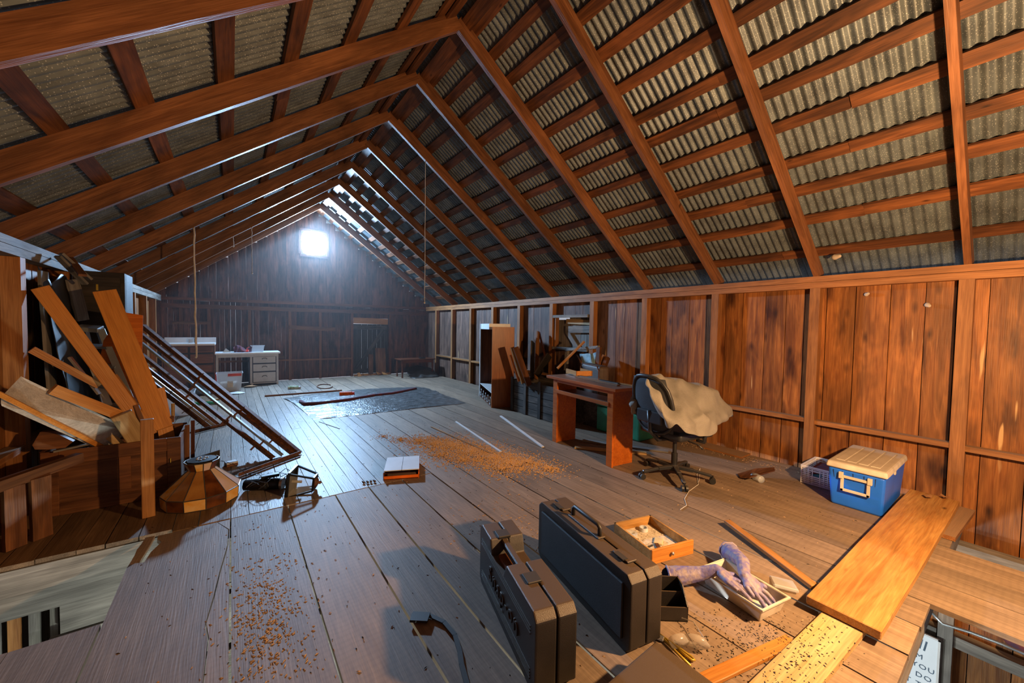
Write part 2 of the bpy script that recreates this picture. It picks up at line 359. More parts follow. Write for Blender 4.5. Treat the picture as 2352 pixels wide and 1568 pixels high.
# walls: siding boards + studs
def siding(parent,p,axis,a,b,z0,z1,mat,th=.022,w=(.17,.25),skip=None,ztop=None,gap=(.0005,.003)):
    """vertical boards on plane axis=p from a to b; ztop(c) gives a sloping top; skip: (lo,hi,zlo,zhi) opening"""
    c=a
    cuts=sorted(set([q for s in (skip or []) for q in s[:2]]))
    while c<b-.001:
        e=min(c+R(*w),b)
        for q in cuts:
            if c<q-.001 and e>q-.06: e=q;break
        if b-e<.07: e=b
        mid=(c+e)/2; zt=z1 if ztop is None else ztop(mid)
        spans=[(z0,zt)]
        for s in (skip or []):
            if s[0]<=mid<=s[1]: spans=[(z0,s[2]),(s[3],zt)]
        for lo,hi in spans:
            if hi-lo<.04: continue
            off=R(0,.006)
            if axis=='x': A,B,u=(p+off,mid,lo),(p+off,mid,hi),(1,0,0)
            else: A,B,u=(mid,p+off,lo),(mid,p+off,hi),(0,1,0)
            board('siding_board',A,B,e-c-R(*gap),th,mat,parent,up=u,rag=.0012)
        c=e
w=S('wall_right')
ky=[(5.45-.9,5.6-.0)]
siding(w,5.165,'x',YN,4.12,-2.6,2.1,'siding',gap=(.004,.009),w=(.18,.27))
siding(w,5.165,'x',4.12,D,-2.6,2.1,'siding_grey',skip=[(4.66,5.55,1.12,1.70)],gap=(.004,.009),w=(.18,.27))
for k in range(-2,11):
    y=RY(k); board('stud',(5.10,y,-2.6 if k<2 else 0),(5.10,y,1.967),.09,.1,'stud',w,up=(1,0,0),rag=.001,)
    if k>-2 and k<11:
        z=.545+.008*k
        if not(4.2<y<5.1) or True: board('girt',(5.103,RY(k-1)+.045,z-.025),(5.103,y-.045,z-.025),.09,.045,'stud',w)
board('top_plate',(5.105,YN,2.065),(5.105,D,2.065),.1,.06,'stud',w); board('top_plate',(5.108,YN,2.0),(5.108,D,2.0),.1,.062,'stud',w)
board('sill_beam',(5.0,YN,-.34),(5.0,.45,-.34),.13,.13,'grey',w)
for a,b in ((-1.9,.32),(.42,1.4)): board('girt',(5.09,a,-1.17),(5.09,b,-1.17),.1,.1,'grey',w)
# lower part of the right wall has studs greyed to show cool white light as well as dirt
for k in range(-1,2): board('stud',(5.03,RY(k)-.0,-2.6),(5.03,RY(k),-.42),.09,.05,'grey',w,up=(1,0,0))
# right window opening with leftover boards
w2=S('window_2')
board('head_rail',(5.09,4.66,1.72),(5.09,5.56,1.72),.1,.05,'grey',w2)
board('sill_rail',(5.09,4.66,1.11),(5.09,5.56,1.11),.1,.05,'grey',w2)
board('shutter_rail',(5.21,4.55,1.49),(5.21,5.36,1.47),.03,.13,'grey',w2)
board('shutter_rail',(5.2,4.60,1.60),(5.2,5.34,1.63),.02,.09,'pale',w2)
for i in range(7): board('shutter_board',(5.25,4.62+.15*i,1.0),(5.25,4.62+.15*i,1.66 if i>4 else 1.72),.143,.02,'grey',w2,up=(1,0,0))
board('shutter_brace',(5.21,5.33,1.44),(5.21,4.95,1.02),.03,.09,'grey',w2)
board('jamb',(5.12,5.53,1.13),(5.12,5.53,1.7),.04,.09,'stud',w2,up=(1,0,0))
w=S('wall_left')
siding(w,-1.395,'x',YN,D,0,2.1,'siding'); siding(w,-1.45,'x',YN,D,-2.6,-.2,'grey')
for k in range(-2,11): board('stud',(-1.33,RY(k),0),(-1.33,RY(k),1.967),.09,.1,'stud',w,up=(1,0,0),rag=.001)
board('top_plate',(-1.33,YN,2.065),(-1.33,D,2.065),.1,.06,'grey',w); board('top_plate',(-1.33,YN,2.0),(-1.33,D,2.0),.1,.062,'grey',w)
board('girt',(-1.33,.5,.52),(-1.33,D,.52),.09,.045,'stud',w)
G().bb((5.21,YN,-2.6),(5.225,4.6,2.1)).bb((5.21,5.6,-2.6),(5.225,D,2.1)).bb((5.21,4.6,-2.6),(5.225,5.6,1.0)).bb((5.21,4.6,1.72),(5.225,5.6,2.1)).build('gap_light_blocker','siding_dark',bpy.data.objects['wall_right'])  # added unseen backing, stops outside light showing through the board gaps
G().bb((-1.43,YN,0),(-1.415,D,2.1)).build('gap_light_blocker','siding_dark',w)  # same added light-blocking backing on the left
# back wall
w=S('wall_back')
slope=(HR-HP)/(WR-XR)
ztop=lambda x:min(HP+(x-WL)*(HR-HP)/(XR-WL),HP+(WR-x)*slope)+.17
DX=(2.838,3.86)
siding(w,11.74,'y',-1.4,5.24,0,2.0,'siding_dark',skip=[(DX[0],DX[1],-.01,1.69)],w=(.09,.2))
WX,WZ=(1.52,2.14),(3.37,4.0)
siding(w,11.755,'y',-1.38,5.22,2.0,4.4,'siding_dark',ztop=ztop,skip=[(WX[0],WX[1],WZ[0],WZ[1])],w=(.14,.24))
board('wall_beam',(-1.3,11.68,2.03),(5.05,11.68,2.06),.09,.07,'cherry',w); board('wall_beam',(-1.3,11.68,1.87),(5.05,11.68,1.87),.06,.1,'cherry',w)
for x in (-.95,-.44,.36,1.24,1.97,2.80,3.91,4.55): board('stud',(x,11.69,0),(x,11.69,1.83),.07,.06,'cherry',w,up=(0,1,0))
board('girt',(-1.3,11.69,.55),(2.8,11.69,.52),.07,.045,'brown',w)
board('cross_rail',(-1.1,11.66,1.48),(-.42,11.66,1.48),.04,.07,'brown',w); board('cross_rail',(1.23,11.64,1.40),(2.35,11.64,1.36),.05,.11,'brown',w)
board('door_header_board',(2.84,11.66,1.62),(3.83,11.66,1.60),.03,.17,'pine',w)
board('cross_rail',(.85,11.66,.63),(1.1,11.66,.62),.04,.07,'brown',w)
# door in back wall
d=S('door_1'); x=DX[0]-.03
while x<DX[1]-.0:
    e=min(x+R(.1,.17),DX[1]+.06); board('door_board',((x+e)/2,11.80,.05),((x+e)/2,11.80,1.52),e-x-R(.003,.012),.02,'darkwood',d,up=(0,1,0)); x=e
board('door_rail',(2.86,11.77,1.42),(3.84,11.77,1.42),.03,.12,'crate',d); board('door_rail',(2.86,11.77,.14),(3.84,11.77,.14),.03,.12,'crate',d)
board('door_brace',(2.95,11.765,.2),(3.75,11.765,1.36),.03,.11,'crate',d)
board('door_threshold',(2.86,11.7,.02),(3.9,11.68,.03),.13,.05,'pine',d)
board('leaning_offcut',(3.32,11.62,.03),(3.34,11.7,.62),.13,.02,'brown',None,up=(0,1,0)); one(bpy.data.objects['leaning_offcut'],'narrow brown board offcut leaning on the dark plank door','board')
one(board('leaning_board',(3.6,11.55,.03),(3.62,11.7,.8),.3,.02,'brown',None,up=(0,1,0)),'wide brown board piece leaning at the right of the dark plank door','board')
# gable window: glowing square opening
g=S('window_1'); cx,cz=(WX[0]+WX[1])/2,(WZ[0]+WZ[1])/2; hw,hh=.31,.315
pl=[]
for k in range(24):
    a=k/24*6.28318; c_,s_=math.cos(a),math.sin(a); q=(abs(c_)**5+abs(s_)**5)**(-1/5); pl.append((hw*c_*q*.97*(1+.02*math.sin(5*a)),hh*s_*q*.97*(1+.025*math.cos(3*a))))
G().prism(pl,.02,Matrix.Translation((cx,11.70,cz))@Matrix.Rotation(math.pi/2,4,'X')).build('window_pane','glass',g)
for A,B in (((WX[0]-.03,11.73,WZ[0]-.03),(WX[1]+.03,11.73,WZ[0]-.03)),((WX[0]-.03,11.73,WZ[1]+.03),(WX[1]+.03,11.73,WZ[1]+.03)),((WX[0]-.03,11.73,WZ[0]),(WX[0]-.03,11.73,WZ[1])),((WX[1]+.03,11.73,WZ[0]),(WX[1]+.03,11.73,WZ[1]))):
    board('window_frame',A,B,.06,.05,'siding_dark',g,up=(0,1,0))

# roof
C=S('ceiling')
def side(sgn):
    e=V((XR-(WR if sgn>0 else WL),0,HR-HP)); l=e.length; e=e/l
    n=V((-e.z,0,e.x)) if sgn<0 else V((e.z,0,-e.x))
    return V((WR if sgn>0 else WL,0,HP)),e,(n if n.z>0 else -n),l
for sgn in (1,-1):
    P,e,n,l=side(sgn)
    for k in range(-2,11):
        A=P+V((0,RY(k),0))-e*.12+n*.075; B=P+V((0,RY(k),0))+e*(l+.06)+n*.075
        board('rafter',A,B,.045,.15,'rafter',C,up=n,rag=.0015)
    pos=[.2,.655,1.01,1.33,1.71,2.03,2.31,2.64,2.98,3.31,3.6,3.87] if sgn>0 else [.15,.67,1.15,1.69,2.2,2.74,3.3,3.78]
    for q in pos:
        y=YN
        while y<D-.05:
            y2=min(y+R(3.1,4.3),D+.1)
            if D-y2<1: y2=D+.1
            c=P+e*(q+R(-.008,.008))+n*.1625
            board('purlin',c+V((0,y,0)),c+V((0,y2,0)),R(.1,.115) if sgn>0 else R(.115,.13),.024,'purlin',C,up=n,rag=.002); y=y2
    # corrugated sheets
    pitch=.068; nw=11; W_=pitch*nw; Ls=l+.42; vs=[];fs=[]; seg=6; na=nw*seg+1
    for j in range(3):
        for i in range(na): yy=i*pitch/seg; vs.append((-Ls/2+Ls*j/2,yy-W_/2,.0135*math.cos(6.28318*yy/pitch)))
    for j in range(2):
        for i in range(na-1): fs.append((j*na+i,j*na+i+1,(j+1)*na+i+1,(j+1)*na+i))
    me=bpy.data.meshes.new('roof_sheet'); me.from_pydata(vs,[],fs); me.materials.append(M['tin'])
    for f in me.polygons: f.use_smooth=True
    y=YN+W_/2; i=0
    while y<D+.5:
        c=P+e*(l/2-.07)+n*(.190+(.0025 if i%2 else 0)); x=e; yv=V((0,1,0)) if sgn<0 else V((0,-1,0)); 
        yv=n.cross(x); m=Matrix(((x.x,yv.x,n.x,c.x),(x.y,yv.y,n.y,y),(x.z,yv.z,n.z,c.z),(0,0,0,1)))
        o=bpy.data.objects.new('roof_sheet',me); link(o,C,m); y+=pitch*(nw-1); i+=1
board('ridge_cap',(XR,YN,HR+.245),(XR,D+.1,HR+.245),.5,.01,'tin',C)
for sg in (-1,1): board('purlin',(XR+sg*.09,YN,HR+.09),(XR+sg*.09,D,HR+.09),.12,.025,'purlin',C,up=(sg*.59,0,.81))
board('trim_board',(WL,0,0),(WL,0,.01),.01,.01,'grey',C) if False else None

# end wall behind the viewer, with a wide unseen opening added to let in fill light
w=S('wall_front')
for a,b,z0,z1 in ((-1.4,.4,0,2.1),(3.6,5.15,0,2.1)):
    siding(w,YN,'y',a,b,z0,z1,'siding_dark')
siding(w,YN-.02,'y',-1.4,5.15,2.1,4.4,'siding_dark',ztop=ztop)

# lower storey
ls=S('floor_lower'); ls.name='floor_lower'
G().bb((-3,-4,-2.62),(5.5,13,-2.6)).build('lower_floor_slab','darkwood',ls)
lw=S('wall_lower_left')
board('lower_board',(-1.4,3.70,-.285),(1.0,3.70,-.285),.02,.17,'grey',lw); board('lower_board',(-.93,3.72,-.47),(1.0,3.72,-.47),.02,.19,'grey',lw); board('lower_board',(-.98,3.72,-.64),(1.0,3.72,-.62),.03,.12,'grey',lw)
board('lower_board',(-.9,3.75,-.8),(1.0,3.75,-.8),.02,.2,'grey',lw)
for k in range(7): board('lower_slat',(-1.41+.085*k,3.80,-1.6),(-1.40+.085*k,3.80,-.3),R(.035,.075),.02,'grey' if k%3 else 'stud',lw,up=(0,1,0))
siding(lw,3.9,'y',-1.45,1.4,-2.6,-.9,'grey',w=(.1,.2))
lw=S('wall_lower_back'); siding(lw,9,'y',-1.4,5.1,-2.6,-.2,'grey')

# ================================================================ THINGS
def mat4(o,x,y,z=(0,0,1)):
    x=V(x).normalized(); z=V(z).normalized(); y=z.cross(x).normalized(); o=V(o)
    return Matrix(((x.x,y.x,z.x,o.x),(x.y,y.y,z.y,o.y),(x.z,y.z,z.z,o.z),(0,0,0,1)))
def TM(name,label,cat,m,group=None):
    o=bpy.data.objects.new(name,None); o.empty_display_size=.05; link(o,None,m); o['label']=label; o['category']=cat
    if group:o['group']=group
    return o
def plank(name,label,cat,A,B,w,t,mat,up=(0,0,1),group=None,bevel=0,rag=0):
    return tag(board(name,A,B,w,t,mat,None,up,bevel,rag),label,cat,group)

# ---------------------------------------------------------------- tool case with moulded lettering
def case(name,label,O,dr,ln,h,t,cut):
    """O=bottom rear-left corner, dr=direction of length, right normal = width"""
    d=V(dr).normalized(); n=V((-d.y,d.x,0)); n=-n if n.x<0 else n   # towards +x
    m=Matrix(((d.x,n.x,0,O[0]),(d.y,n.y,0,O[1]),(0,0,1,O[2]),(0,0,0,1)))
    r=TM(name,label,'tool case',m)
    b=.03
    if cut:
        prof=[(b,0),(ln-b,0),(ln,b),(ln,h-b),(ln-b,h),(ln*.56,h),(ln*.53,h-.04),(ln*.50,h-.085),(ln*.29,h-.085),(ln*.27,h-.04),(ln*.25,h),(b,h),(0,h-b),(0,b)]
    else: prof=[(b,0),(ln-b,0),(ln,b),(ln,h-b),(ln-b,h),(b,h),(0,h-b),(0,b)]
    def shell(nm,y0,y1,ins=0):
        p=[(min(max(x,ins),ln-ins),min(max(z,ins),h-ins)) for x,z in prof]
        mm=m@Matrix(((1,0,0,0),(0,0,1,(y0+y1)/2),(0,1,0,0),(0,0,0,1)))
        return G(m).prism(p,y1-y0,mm).build(nm,'black',r,bevel=.007,seg=2)
    shell('half_shell',0,t*.52-.004); shell('half_shell',t*.52+.004,t)
    p2=shell('seam_core',t*.5-.006,t*.52+.006,.012)
    return r,m
r,m=case('tool_case','black moulded plastic tool case with notched grip and raised lettering, standing on its edge','',(0,0),1,1,1,0) if False else case('tool_case','black moulded plastic tool case with notched grip and raised lettering, standing upright nearest the left',(1.175,1.895,.001),(-.26,-.965,0),.79,.345,.19,True)
g=G(m); 
for z in (.045,.058,.071,.084): g.bb((.05,-.004,z),(.74,.004,z+.006),m)
for z in (.235,.25,.265): g.bb((.04,-.004,z-.0),(.74,.004,z+.006),m)
g.build('side_rib','black',r)
mm=m@Matrix(((-1,0,0,.40),(0,0,-1,-.003),(0,1,0,.125),(0,0,0,1)))
mm=m@Matrix.Translation((.40,-.002,.125))@Matrix(((1,0,0,0),(0,0,-1,0),(0,1,0,0),(0,0,0,1)))
text('raised_lettering','Snap-on',.115,mm,'black',r,.005,1.15)
gr=G(m).bb((.19,t0:=.06,.30),(.47,.095,.338),m).build('handle_bar','black',r,bevel=.006)
for x in (.13,.53):
    G(m).bb((x,.045,.338),(x+.075,.115,.353),m).build('latch','rubber',r,bevel=.003)
G(m).bb((.25,.03,.262),(.40,.12,.285),m).build('inner_ledge','brown',r)
r,m=case('tool_case','larger black briefcase-style tool case with folding handle and two latches, standing upright',(1.615,1.88,.001),(-.19,-.98,0),.86,.37,.19,False)
h2=.37; L_=.86
g=G(m)
ins=.05
mm=m@Matrix(((1,0,0,0),(0,0,1,-.004),(0,1,0,0),(0,0,0,1)))
G(m).prism([(ins,ins),(L_-ins,ins),(L_-ins,h2-ins),(ins,h2-ins)],.012,mm).build('textured_panel','blackg',r,bevel=.004)
hp=[(.27,.085,h2),(.27,.085,h2+.05),(.285,.085,h2+.062),(.505,.085,h2+.062),(.52,.085,h2+.05),(.52,.085,h2)]
G(m).tube([m@V(p) for p in hp],.012,8).build('handle','rubber',r,smooth=True)
G(m).bb((.25,.06,h2-.004),(.54,.11,h2+.008),m).build('handle_plate','black',r,bevel=.003)
for x in (.09,.66):
    lt=G(m).bb((x,.055,h2-.002),(x+.11,.115,h2+.010),m).build('latch','black',r,bevel=.003)
    G(m).bb((x+.02,.045,h2+.008),(x+.09,.075,h2+.014),m).build('latch_tab','rubber',lt)
# third case lying flat
m=mat4((1.47,.945,.0),(-.95,.05,0),(0,0,0)); m=Matrix.Translation((1.49,.93,0))@Matrix.Rotation(math.pi+.02,4,'Z')
r=TM('tool_case','plain black lidded case lying flat on the floor, cut off by the near edge','tool case',m)
G(m).bb((0,0,.0),(.56,.42,.07),m).build('base_shell','black',r,bevel=.012,seg=2); G(m).bb((0,0,.074),(.56,.42,.14),m).build('lid','black',r,bevel=.014,seg=3)
G(m).bb((.02,.02,.06),(.54,.40,.08),m).build('gasket','rubber',r)

# black strap lying in the foreground
pts=[PZ(*p,.012) for p in [(945,1412),(985,1412),(1020,1428),(1045,1458),(1056,1495),(1060,1525),(1072,1568),(1085,1620)]]
g=G()
for a,b in zip(pts[:-1],pts[1:]): g.beam(a,b,.022,.006,(0,0,1))
g.beam(PZ(945,1416,.02),PZ(985,1418,.02),.06,.012)
tag(g.build('strap','rubber'),'curled flat black strap with a buckle lying on grey floorboards left of the cases','strap')

# ---------------------------------------------------------------- wooden drawer with odds and ends
m=Matrix.Translation((2.155,1.385,0))@Matrix.Rotation(math.radians(-14),4,'Z')
A=V((2.155,1.385,0)); 
o1=PZ(1500,1297); o2=PZ(1590,1272); o3=PZ(1498,1206); o0=PZ(1422,1232)
x=(o2-o1); x.z=0
m=mat4(o1,x,(0,0,0)); Wd=x.length; dp=.40
r=TM('wooden_drawer','small orange-fronted wooden drawer lying open on the floor, filled with odds and ends','drawer',m)
M['honeyl']=wood('light_drawer_wood',(.68,.4,.14),(.55,.28,.07),rough=.5)
G(m).bb((-.01,-.0,.0),(Wd+.01,.015,.095),m).build('drawer_front','honey',r,bevel=.002)
for a,b in (((0,.015,.005),(.012,dp,.08)),((Wd-.012,.015,.005),(Wd,dp,.08))): G(m).bb(a,b,m).build('side_panel','honeyl',r)
G(m).bb((0,dp-.012,.005),(Wd,dp,.08),m).build('back_panel','honeyl',r)
G(m).bb((.012,.015,.005),(Wd-.012,dp-.012,.012),m).build('bottom','honeyl',r)
G(m).lathe([(.006,0),(.006,.012),(.012,.016),(.0,.024)],10,m@Matrix.Translation((Wd*.45,0,.05))@Matrix.Rotation(math.pi/2,4,'X')).build('knob','steel',r)
g=G();
for i in range(260):
    a,b=R(.02,Wd-.02),R(.02,dp-.03); s_=R(.004,.012); g.add([m@V((a+R(-s_,s_),b+R(-s_,s_),.013+R(0,.01))) for _ in range(4)],[(0,1,2),(0,2,3),(0,1,3)])
g.bb((.015,.02,.012),(Wd-.015,dp-.015,.018),m)
tag(g.build('powder_and_crumbs','sand'),'pale powder and crumbs covering the drawer bottom','powder',kind='stuff')
def ring(px,py,z,ro,ri,h,mat,nm,lb,ct,mtx=None):
    mm=mtx or Matrix.Translation(PZ(px,py,z)); g=G(); n=20
    g.lathe([(ri,0),(ro,0),(ro,h),(ri,h),(ri,0.0001)],n,mm); return tag(g.build(nm,mat,smooth=False),lb,ct)
P_=lambda a,b,z:Matrix.Translation(m@V((a,b,z)))
ring(0,0,0,.03,.022,.025,'paper','tape_roll','roll of white tape standing at the rear corner of the wooden drawer','tape',P_(Wd*.62,dp-.075,.02))
ring(0,0,0,.036,.018,.02,'clear','tape_roll','roll of clear tape lying left in the wooden drawer','tape',P_(Wd*.25,dp-.1,.02))
g=G(); g.bb((-.04,-.03,0),(.04,.03,.012),P_(Wd*.6,dp*.42,.02)@Matrix.Rotation(.5,4,'Z')); tag(g.build('sponge','foam',bevel=.004),'cream folded sponge square in the wooden drawer','sponge')
g=G(); g.bb((-.05,-.012,0),(.05,.012,.01),P_(Wd*.42,dp*.25,.022)@Matrix.Rotation(.9,4,'Z')); tag(g.build('wood_offcut','brown'),'small reddish wood offcut in the front of the wooden drawer','offcut')
g=G(); g.tube([m@V((.05,.13,.025)),m@V((.12,.14,.028))],.006,8); tag(g.build('marker_pen','rubber'),'short black marker pen in the wooden drawer','pen')

# ---------------------------------------------------------------- tray with rubber gloves
c1,c2,c3=PZ(1612,1340),PZ(1738,1428),PZ(1790,1385); x=(c2-c1); m=mat4(c1,x,0); tl=x.length+.02; tw=.21; th=.085
r=TM('plastic_tray','shallow off-white rectangular plastic tray on the floor under the rubber gloves','tray',m)
g=G(m)
def trayshell(g,m,x0,y0,x1,y1,h,fl,t=.004):
    i=[(x0+.015,y0+.015),(x1-.015,y0+.015),(x1-.015,y1-.015),(x0+.015,y1-.015)]; o=[(x0-fl,y0-fl),(x1+fl,y0-fl),(x1+fl,y1+fl),(x0-fl,y1+fl)]
    o2=[(a+(-1 if a<(x0+x1)/2 else 1)*.01,b+(-1 if b<(y0+y1)/2 else 1)*.01) for a,b in o]
    oi=[(a+(1 if a<(x0+x1)/2 else -1)*t,b+(1 if b<(y0+y1)/2 else -1)*t) for a,b in o]; ii=[(a+(1 if a<(x0+x1)/2 else -1)*t,b+(1 if b<(y0+y1)/2 else -1)*t) for a,b in i]
    L4=[(i,0),(o,h),(o2,h),(o2,h+.004),(oi,h+.004),(ii,t)]; vs=[m@V((a,b,z)) for q,z in L4 for a,b in q]
    fs=[(k*4+j,k*4+(j+1)%4,k*4+4+(j+1)%4,k*4+4+j) for k in range(5) for j in range(4)]+[(3,2,1,0),(20,21,22,23)]
    return g.add(vs,fs)
trayshell(g,m,0,0,tl,tw,th,.008).build('tray_body','dirtywhite',r,bevel=.006,seg=2)
def glove(nm,lb,cuff,mid,wrist,fd,side,rc=.055):
    cuff,mid,wrist,fd,side=map(V,(cuff,mid,wrist,fd,side)); fd.normalize(); side.normalize(); palm=wrist+fd*.075
    segs=[(cuff,mid,rc,.038),(mid,wrist,.038,.03),(wrist,palm,.03,.024),(wrist+fd*.02+side*.022,palm+side*.036,.024,.018),(wrist+fd*.02-side*.022,palm-side*.036,.024,.018)]
    for k,(s_,ln,dn) in enumerate(((-.048,.075,-.004),(-.017,.092,0),(.017,.088,-.002),(.048,.07,-.006))):
        a=palm+side*s_; b=a+fd*ln*.55+side*s_*.45+V((0,0,.008)); c=b+fd*ln*.5+side*s_*.25+V((0,0,dn-.006)); segs+=[(a,b,.0145,.013),(b,c,.013,.0115)]
    a=wrist+fd*.02-side*.03; b=a-side*.05+fd*.02+V((0,0,.01)); segs+=[(a,b,.018,.015),(b,b+fd*.04-side*.015,.015,.012)]
    r=TM(nm,lb,'glove',Matrix.Translation((wrist.x,wrist.y,0))); blob('glove_body',segs,.0042,'glove',r,5)
    ax=(cuff-mid).normalized(); u_=ax.orthogonal().normalized(); w_=ax.cross(u_); ct=cuff+ax*rc*.85
    pts=[ct+(u_*math.cos(q/16*6.28318)+w_*math.sin(q/16*6.28318))*rc*(1.02+.07*math.sin(q*2.3)) for q in range(17)]
    G().tube(pts,.007,6,False).build('cuff_hem','glove',r,smooth=True)
    g=G(); g.tube([ct-ax*rc*.9,ct-ax*.01,ct],[rc*.96,rc*1.0,rc*.99],16,False); g.build('cuff_sleeve','glove',r,smooth=True)
    G().lathe([(0,0),(rc*.9,.001)],16,mat4(ct-ax*.004,u_,ax)).build('cuff_shade_disc','navy',r)  # dark disc puts the shade inside the cuff into colour
    return r
W1=PZ(1560,1328,.05)
glove('rubber_glove','purple-blue rubber gauntlet glove lying with its open cuff pointing left off the tray',PZ(1556,1322,.055),PZ(1612,1316,.085),PZ(1645,1308,.125),PZ(1690,1338,.10)-PZ(1645,1308,.125),V((.75,.6,0)))
glove('rubber_glove','purple-blue rubber gauntlet glove bent over the tray with its cuff towards the wall',PZ(1682,1272,.085),PZ(1706,1290,.13),PZ(1710,1322,.125),PZ(1746,1358,.07)-PZ(1710,1322,.125),V((.85,.1,0)))
g=G(); a=PZ(1690,1272,.10)
ring(0,0,0,.058,.048,.02,'glove','glove_cuff','x','x',Matrix.Translation((0,0,-9)))
bpy.data.objects.remove(bpy.data.objects['glove_cuff'])
# clear lid piece behind the tray
c=PZ(1800,1345); mm=Matrix.Translation((c.x,c.y,0))@Matrix.Rotation(.5,4,'Z')@Matrix.Rotation(.2,4,'Y')
tag(G().bb((-.07,-.06,.0),(.07,.06,.02),mm).build('clear_cover','clear',bevel=.005),'small clear plastic lid lying behind the tray','lid')
# black parts box and goggles
m=mat4((1.70,1.12,0),(.12,-.28,0),0); m=Matrix.Translation((1.72,1.12,0))@Matrix.Rotation(math.radians(-38),4,'Z')
r=TM('parts_box','small black open plastic parts box standing against the large tool case','box',m)
G(m).bb((0,0,0),(.2,.14,.006),m).build('bottom','black',r)
G(m).bb((0,.134,0),(.2,.14,.15),m).build('back_panel','black',r)
G(m).bb((0,0,0),(.2,.006,.075),m).build('front_panel','black',r)
G(m).bb((0,.07,0),(.2,.076,.11),m).build('divider','black',r)
for xx in (0,.194):
    G(m).prism([(0,0),(.14,0),(.14,.15),(.07,.15),(0,.08)],.006,m@Matrix(((0,0,1,xx+.003),(1,0,0,0),(0,1,0,0),(0,0,0,1)))).build('side_panel','black',r)
g=G(); c=PZ(1578,1470,.045); rt=V((.80,-.60,0)); up_=V((-.25,-.3,.9)).normalized()
def gog(cx,s):
    vs=[];n=14
    for k in range(n):
        a=k/n*6.28318; p=V((math.cos(a)*.048+cx,math.sin(a)*.032*(1.15 if math.sin(a)<0 else .9)))
        for d_ in (0,.03): vs.append(c+rt*p[0]*(1 if d_==0 else .95)+up_*p[1]+V((-.5,-.8,0))*(-.0 if d_ else .015)+V((.5,.8,0))*(d_-abs(p[0])*.25))
    g.add(vs,[(2*k,2*((k+1)%n),2*((k+1)%n)+1,2*k+1) for k in range(n)]+[tuple(2*k for k in range(n))])
gr_=TM('safety_goggles','scratched clear safety goggles lying in front of the black parts box','goggles',Matrix.Translation((c.x,c.y,0)))
gog(-.042,1); gog(.042,1); g.build('lens','goggle',gr_,smooth=True)
G().tube([c+rt*.088,c+rt*.095+V((.06,.1,.0)),c+rt*.06+V((.09,.14,-.02))],.003,6).build('temple_arm','goggle',gr_)
# yellow clamp pliers
a=PZ(1525,1468,.012); b=PZ(1592,1515,.012); r=TM('pliers','yellow-handled pliers lying beside the flat black case','pliers',Matrix.Translation(a))
G().tube([a+V((.01,.03,0)),a.lerp(b,.4)+V((.01,.02,0)),b+V((.01,.012,0)),b+V((.004,-.004,0)),b+V((-.006,0,0)),a.lerp(b,.5)],.006,8).build('handle','yellow',r,smooth=True)
G().tube([a,a.lerp(b,.5)+V((-.02,-.0,0)),b+V((-.04,-.01,0))],.006,8).build('handle','yellow',r,smooth=True)
G().beam(a+V((-.02,.06,0)),a+V((0,.0,0)),.03,.012).build('jaw','steel',r,bevel=.003)

# ---------------------------------------------------------------- boards on the floor, right foreground
plank('thick_plank','thick knotty orange plank lying across the floor from the opening to the right wall','plank',(2.475,.525,.062),(4.99,.475,.058),.30,.045,'pine',bevel=.004,rag=.002)
bpy.data.objects['thick_plank'].data.materials[0]=wood('knotty_orange_pine',(.66,.36,.11),(.5,.22,.055),rough=.5,stain=.35,knots=.7)
plank('pale_plank','pale new pine plank speckled with droppings, partly under the thick plank','plank',(1.2,.60,.018),(2.62,.515,.018),.165,.034,'pale',bevel=.003)
a,b=PZ(1670,1198,.03),PZ(1868,1345,.03)
plank('wood_strip','long light wooden strip resting against the thick plank, near the blue cooler','stick',PZ(1670,1197,.04),PZ(1872,1348,.022),.055,.026,'pine',bevel=.003)
plank('wood_strip','orange wooden strip lying diagonally among droppings at the lower right','stick',(1.50,.80,.012),PZ(1818,1470,.012),.06,.02,'honey',bevel=.003)
plank('floor_patch_board','grey wooden board end lying on the floor at the far end of the thick plank','board',(4.2,.345,.02),(5.0,.30,.02),.12,.03,'stud')
m=Matrix.Translation(PZ(1958,1468,.0)); r=TM('metal_bracket','small white metal bracket sticking out below the end of the thick plank','bracket',m)
G(m).bb((-.012,-.012,0),(.012,.03,.03),m).build('bracket_body','paper',r,bevel=.002); G(m).bb((-.02,-.03,.0),(.02,-.01,.004),m).build('bracket_foot','steel',r)
# leaves near the wall
for i,(px,py,lb) in enumerate(((2130,1140,'curled dry yellow leaf on the far end of the thick plank'),(2170,1142,'pale crumpled leaf at the corner of the thick plank by the stud'))):
    c=PZ(px,py,.09); g=G(); n=6
    g.add([c+V((math.cos(q*1.05)*.05*(1.3 if q%2 else .8),math.sin(q*1.05)*.03,R(0,.02))) for q in range(n)]+[c+V((0,0,.002))],[(q,(q+1)%n,n) for q in range(n)]); tag(g.build('dry_leaf','leaf'),lb,'leaf')

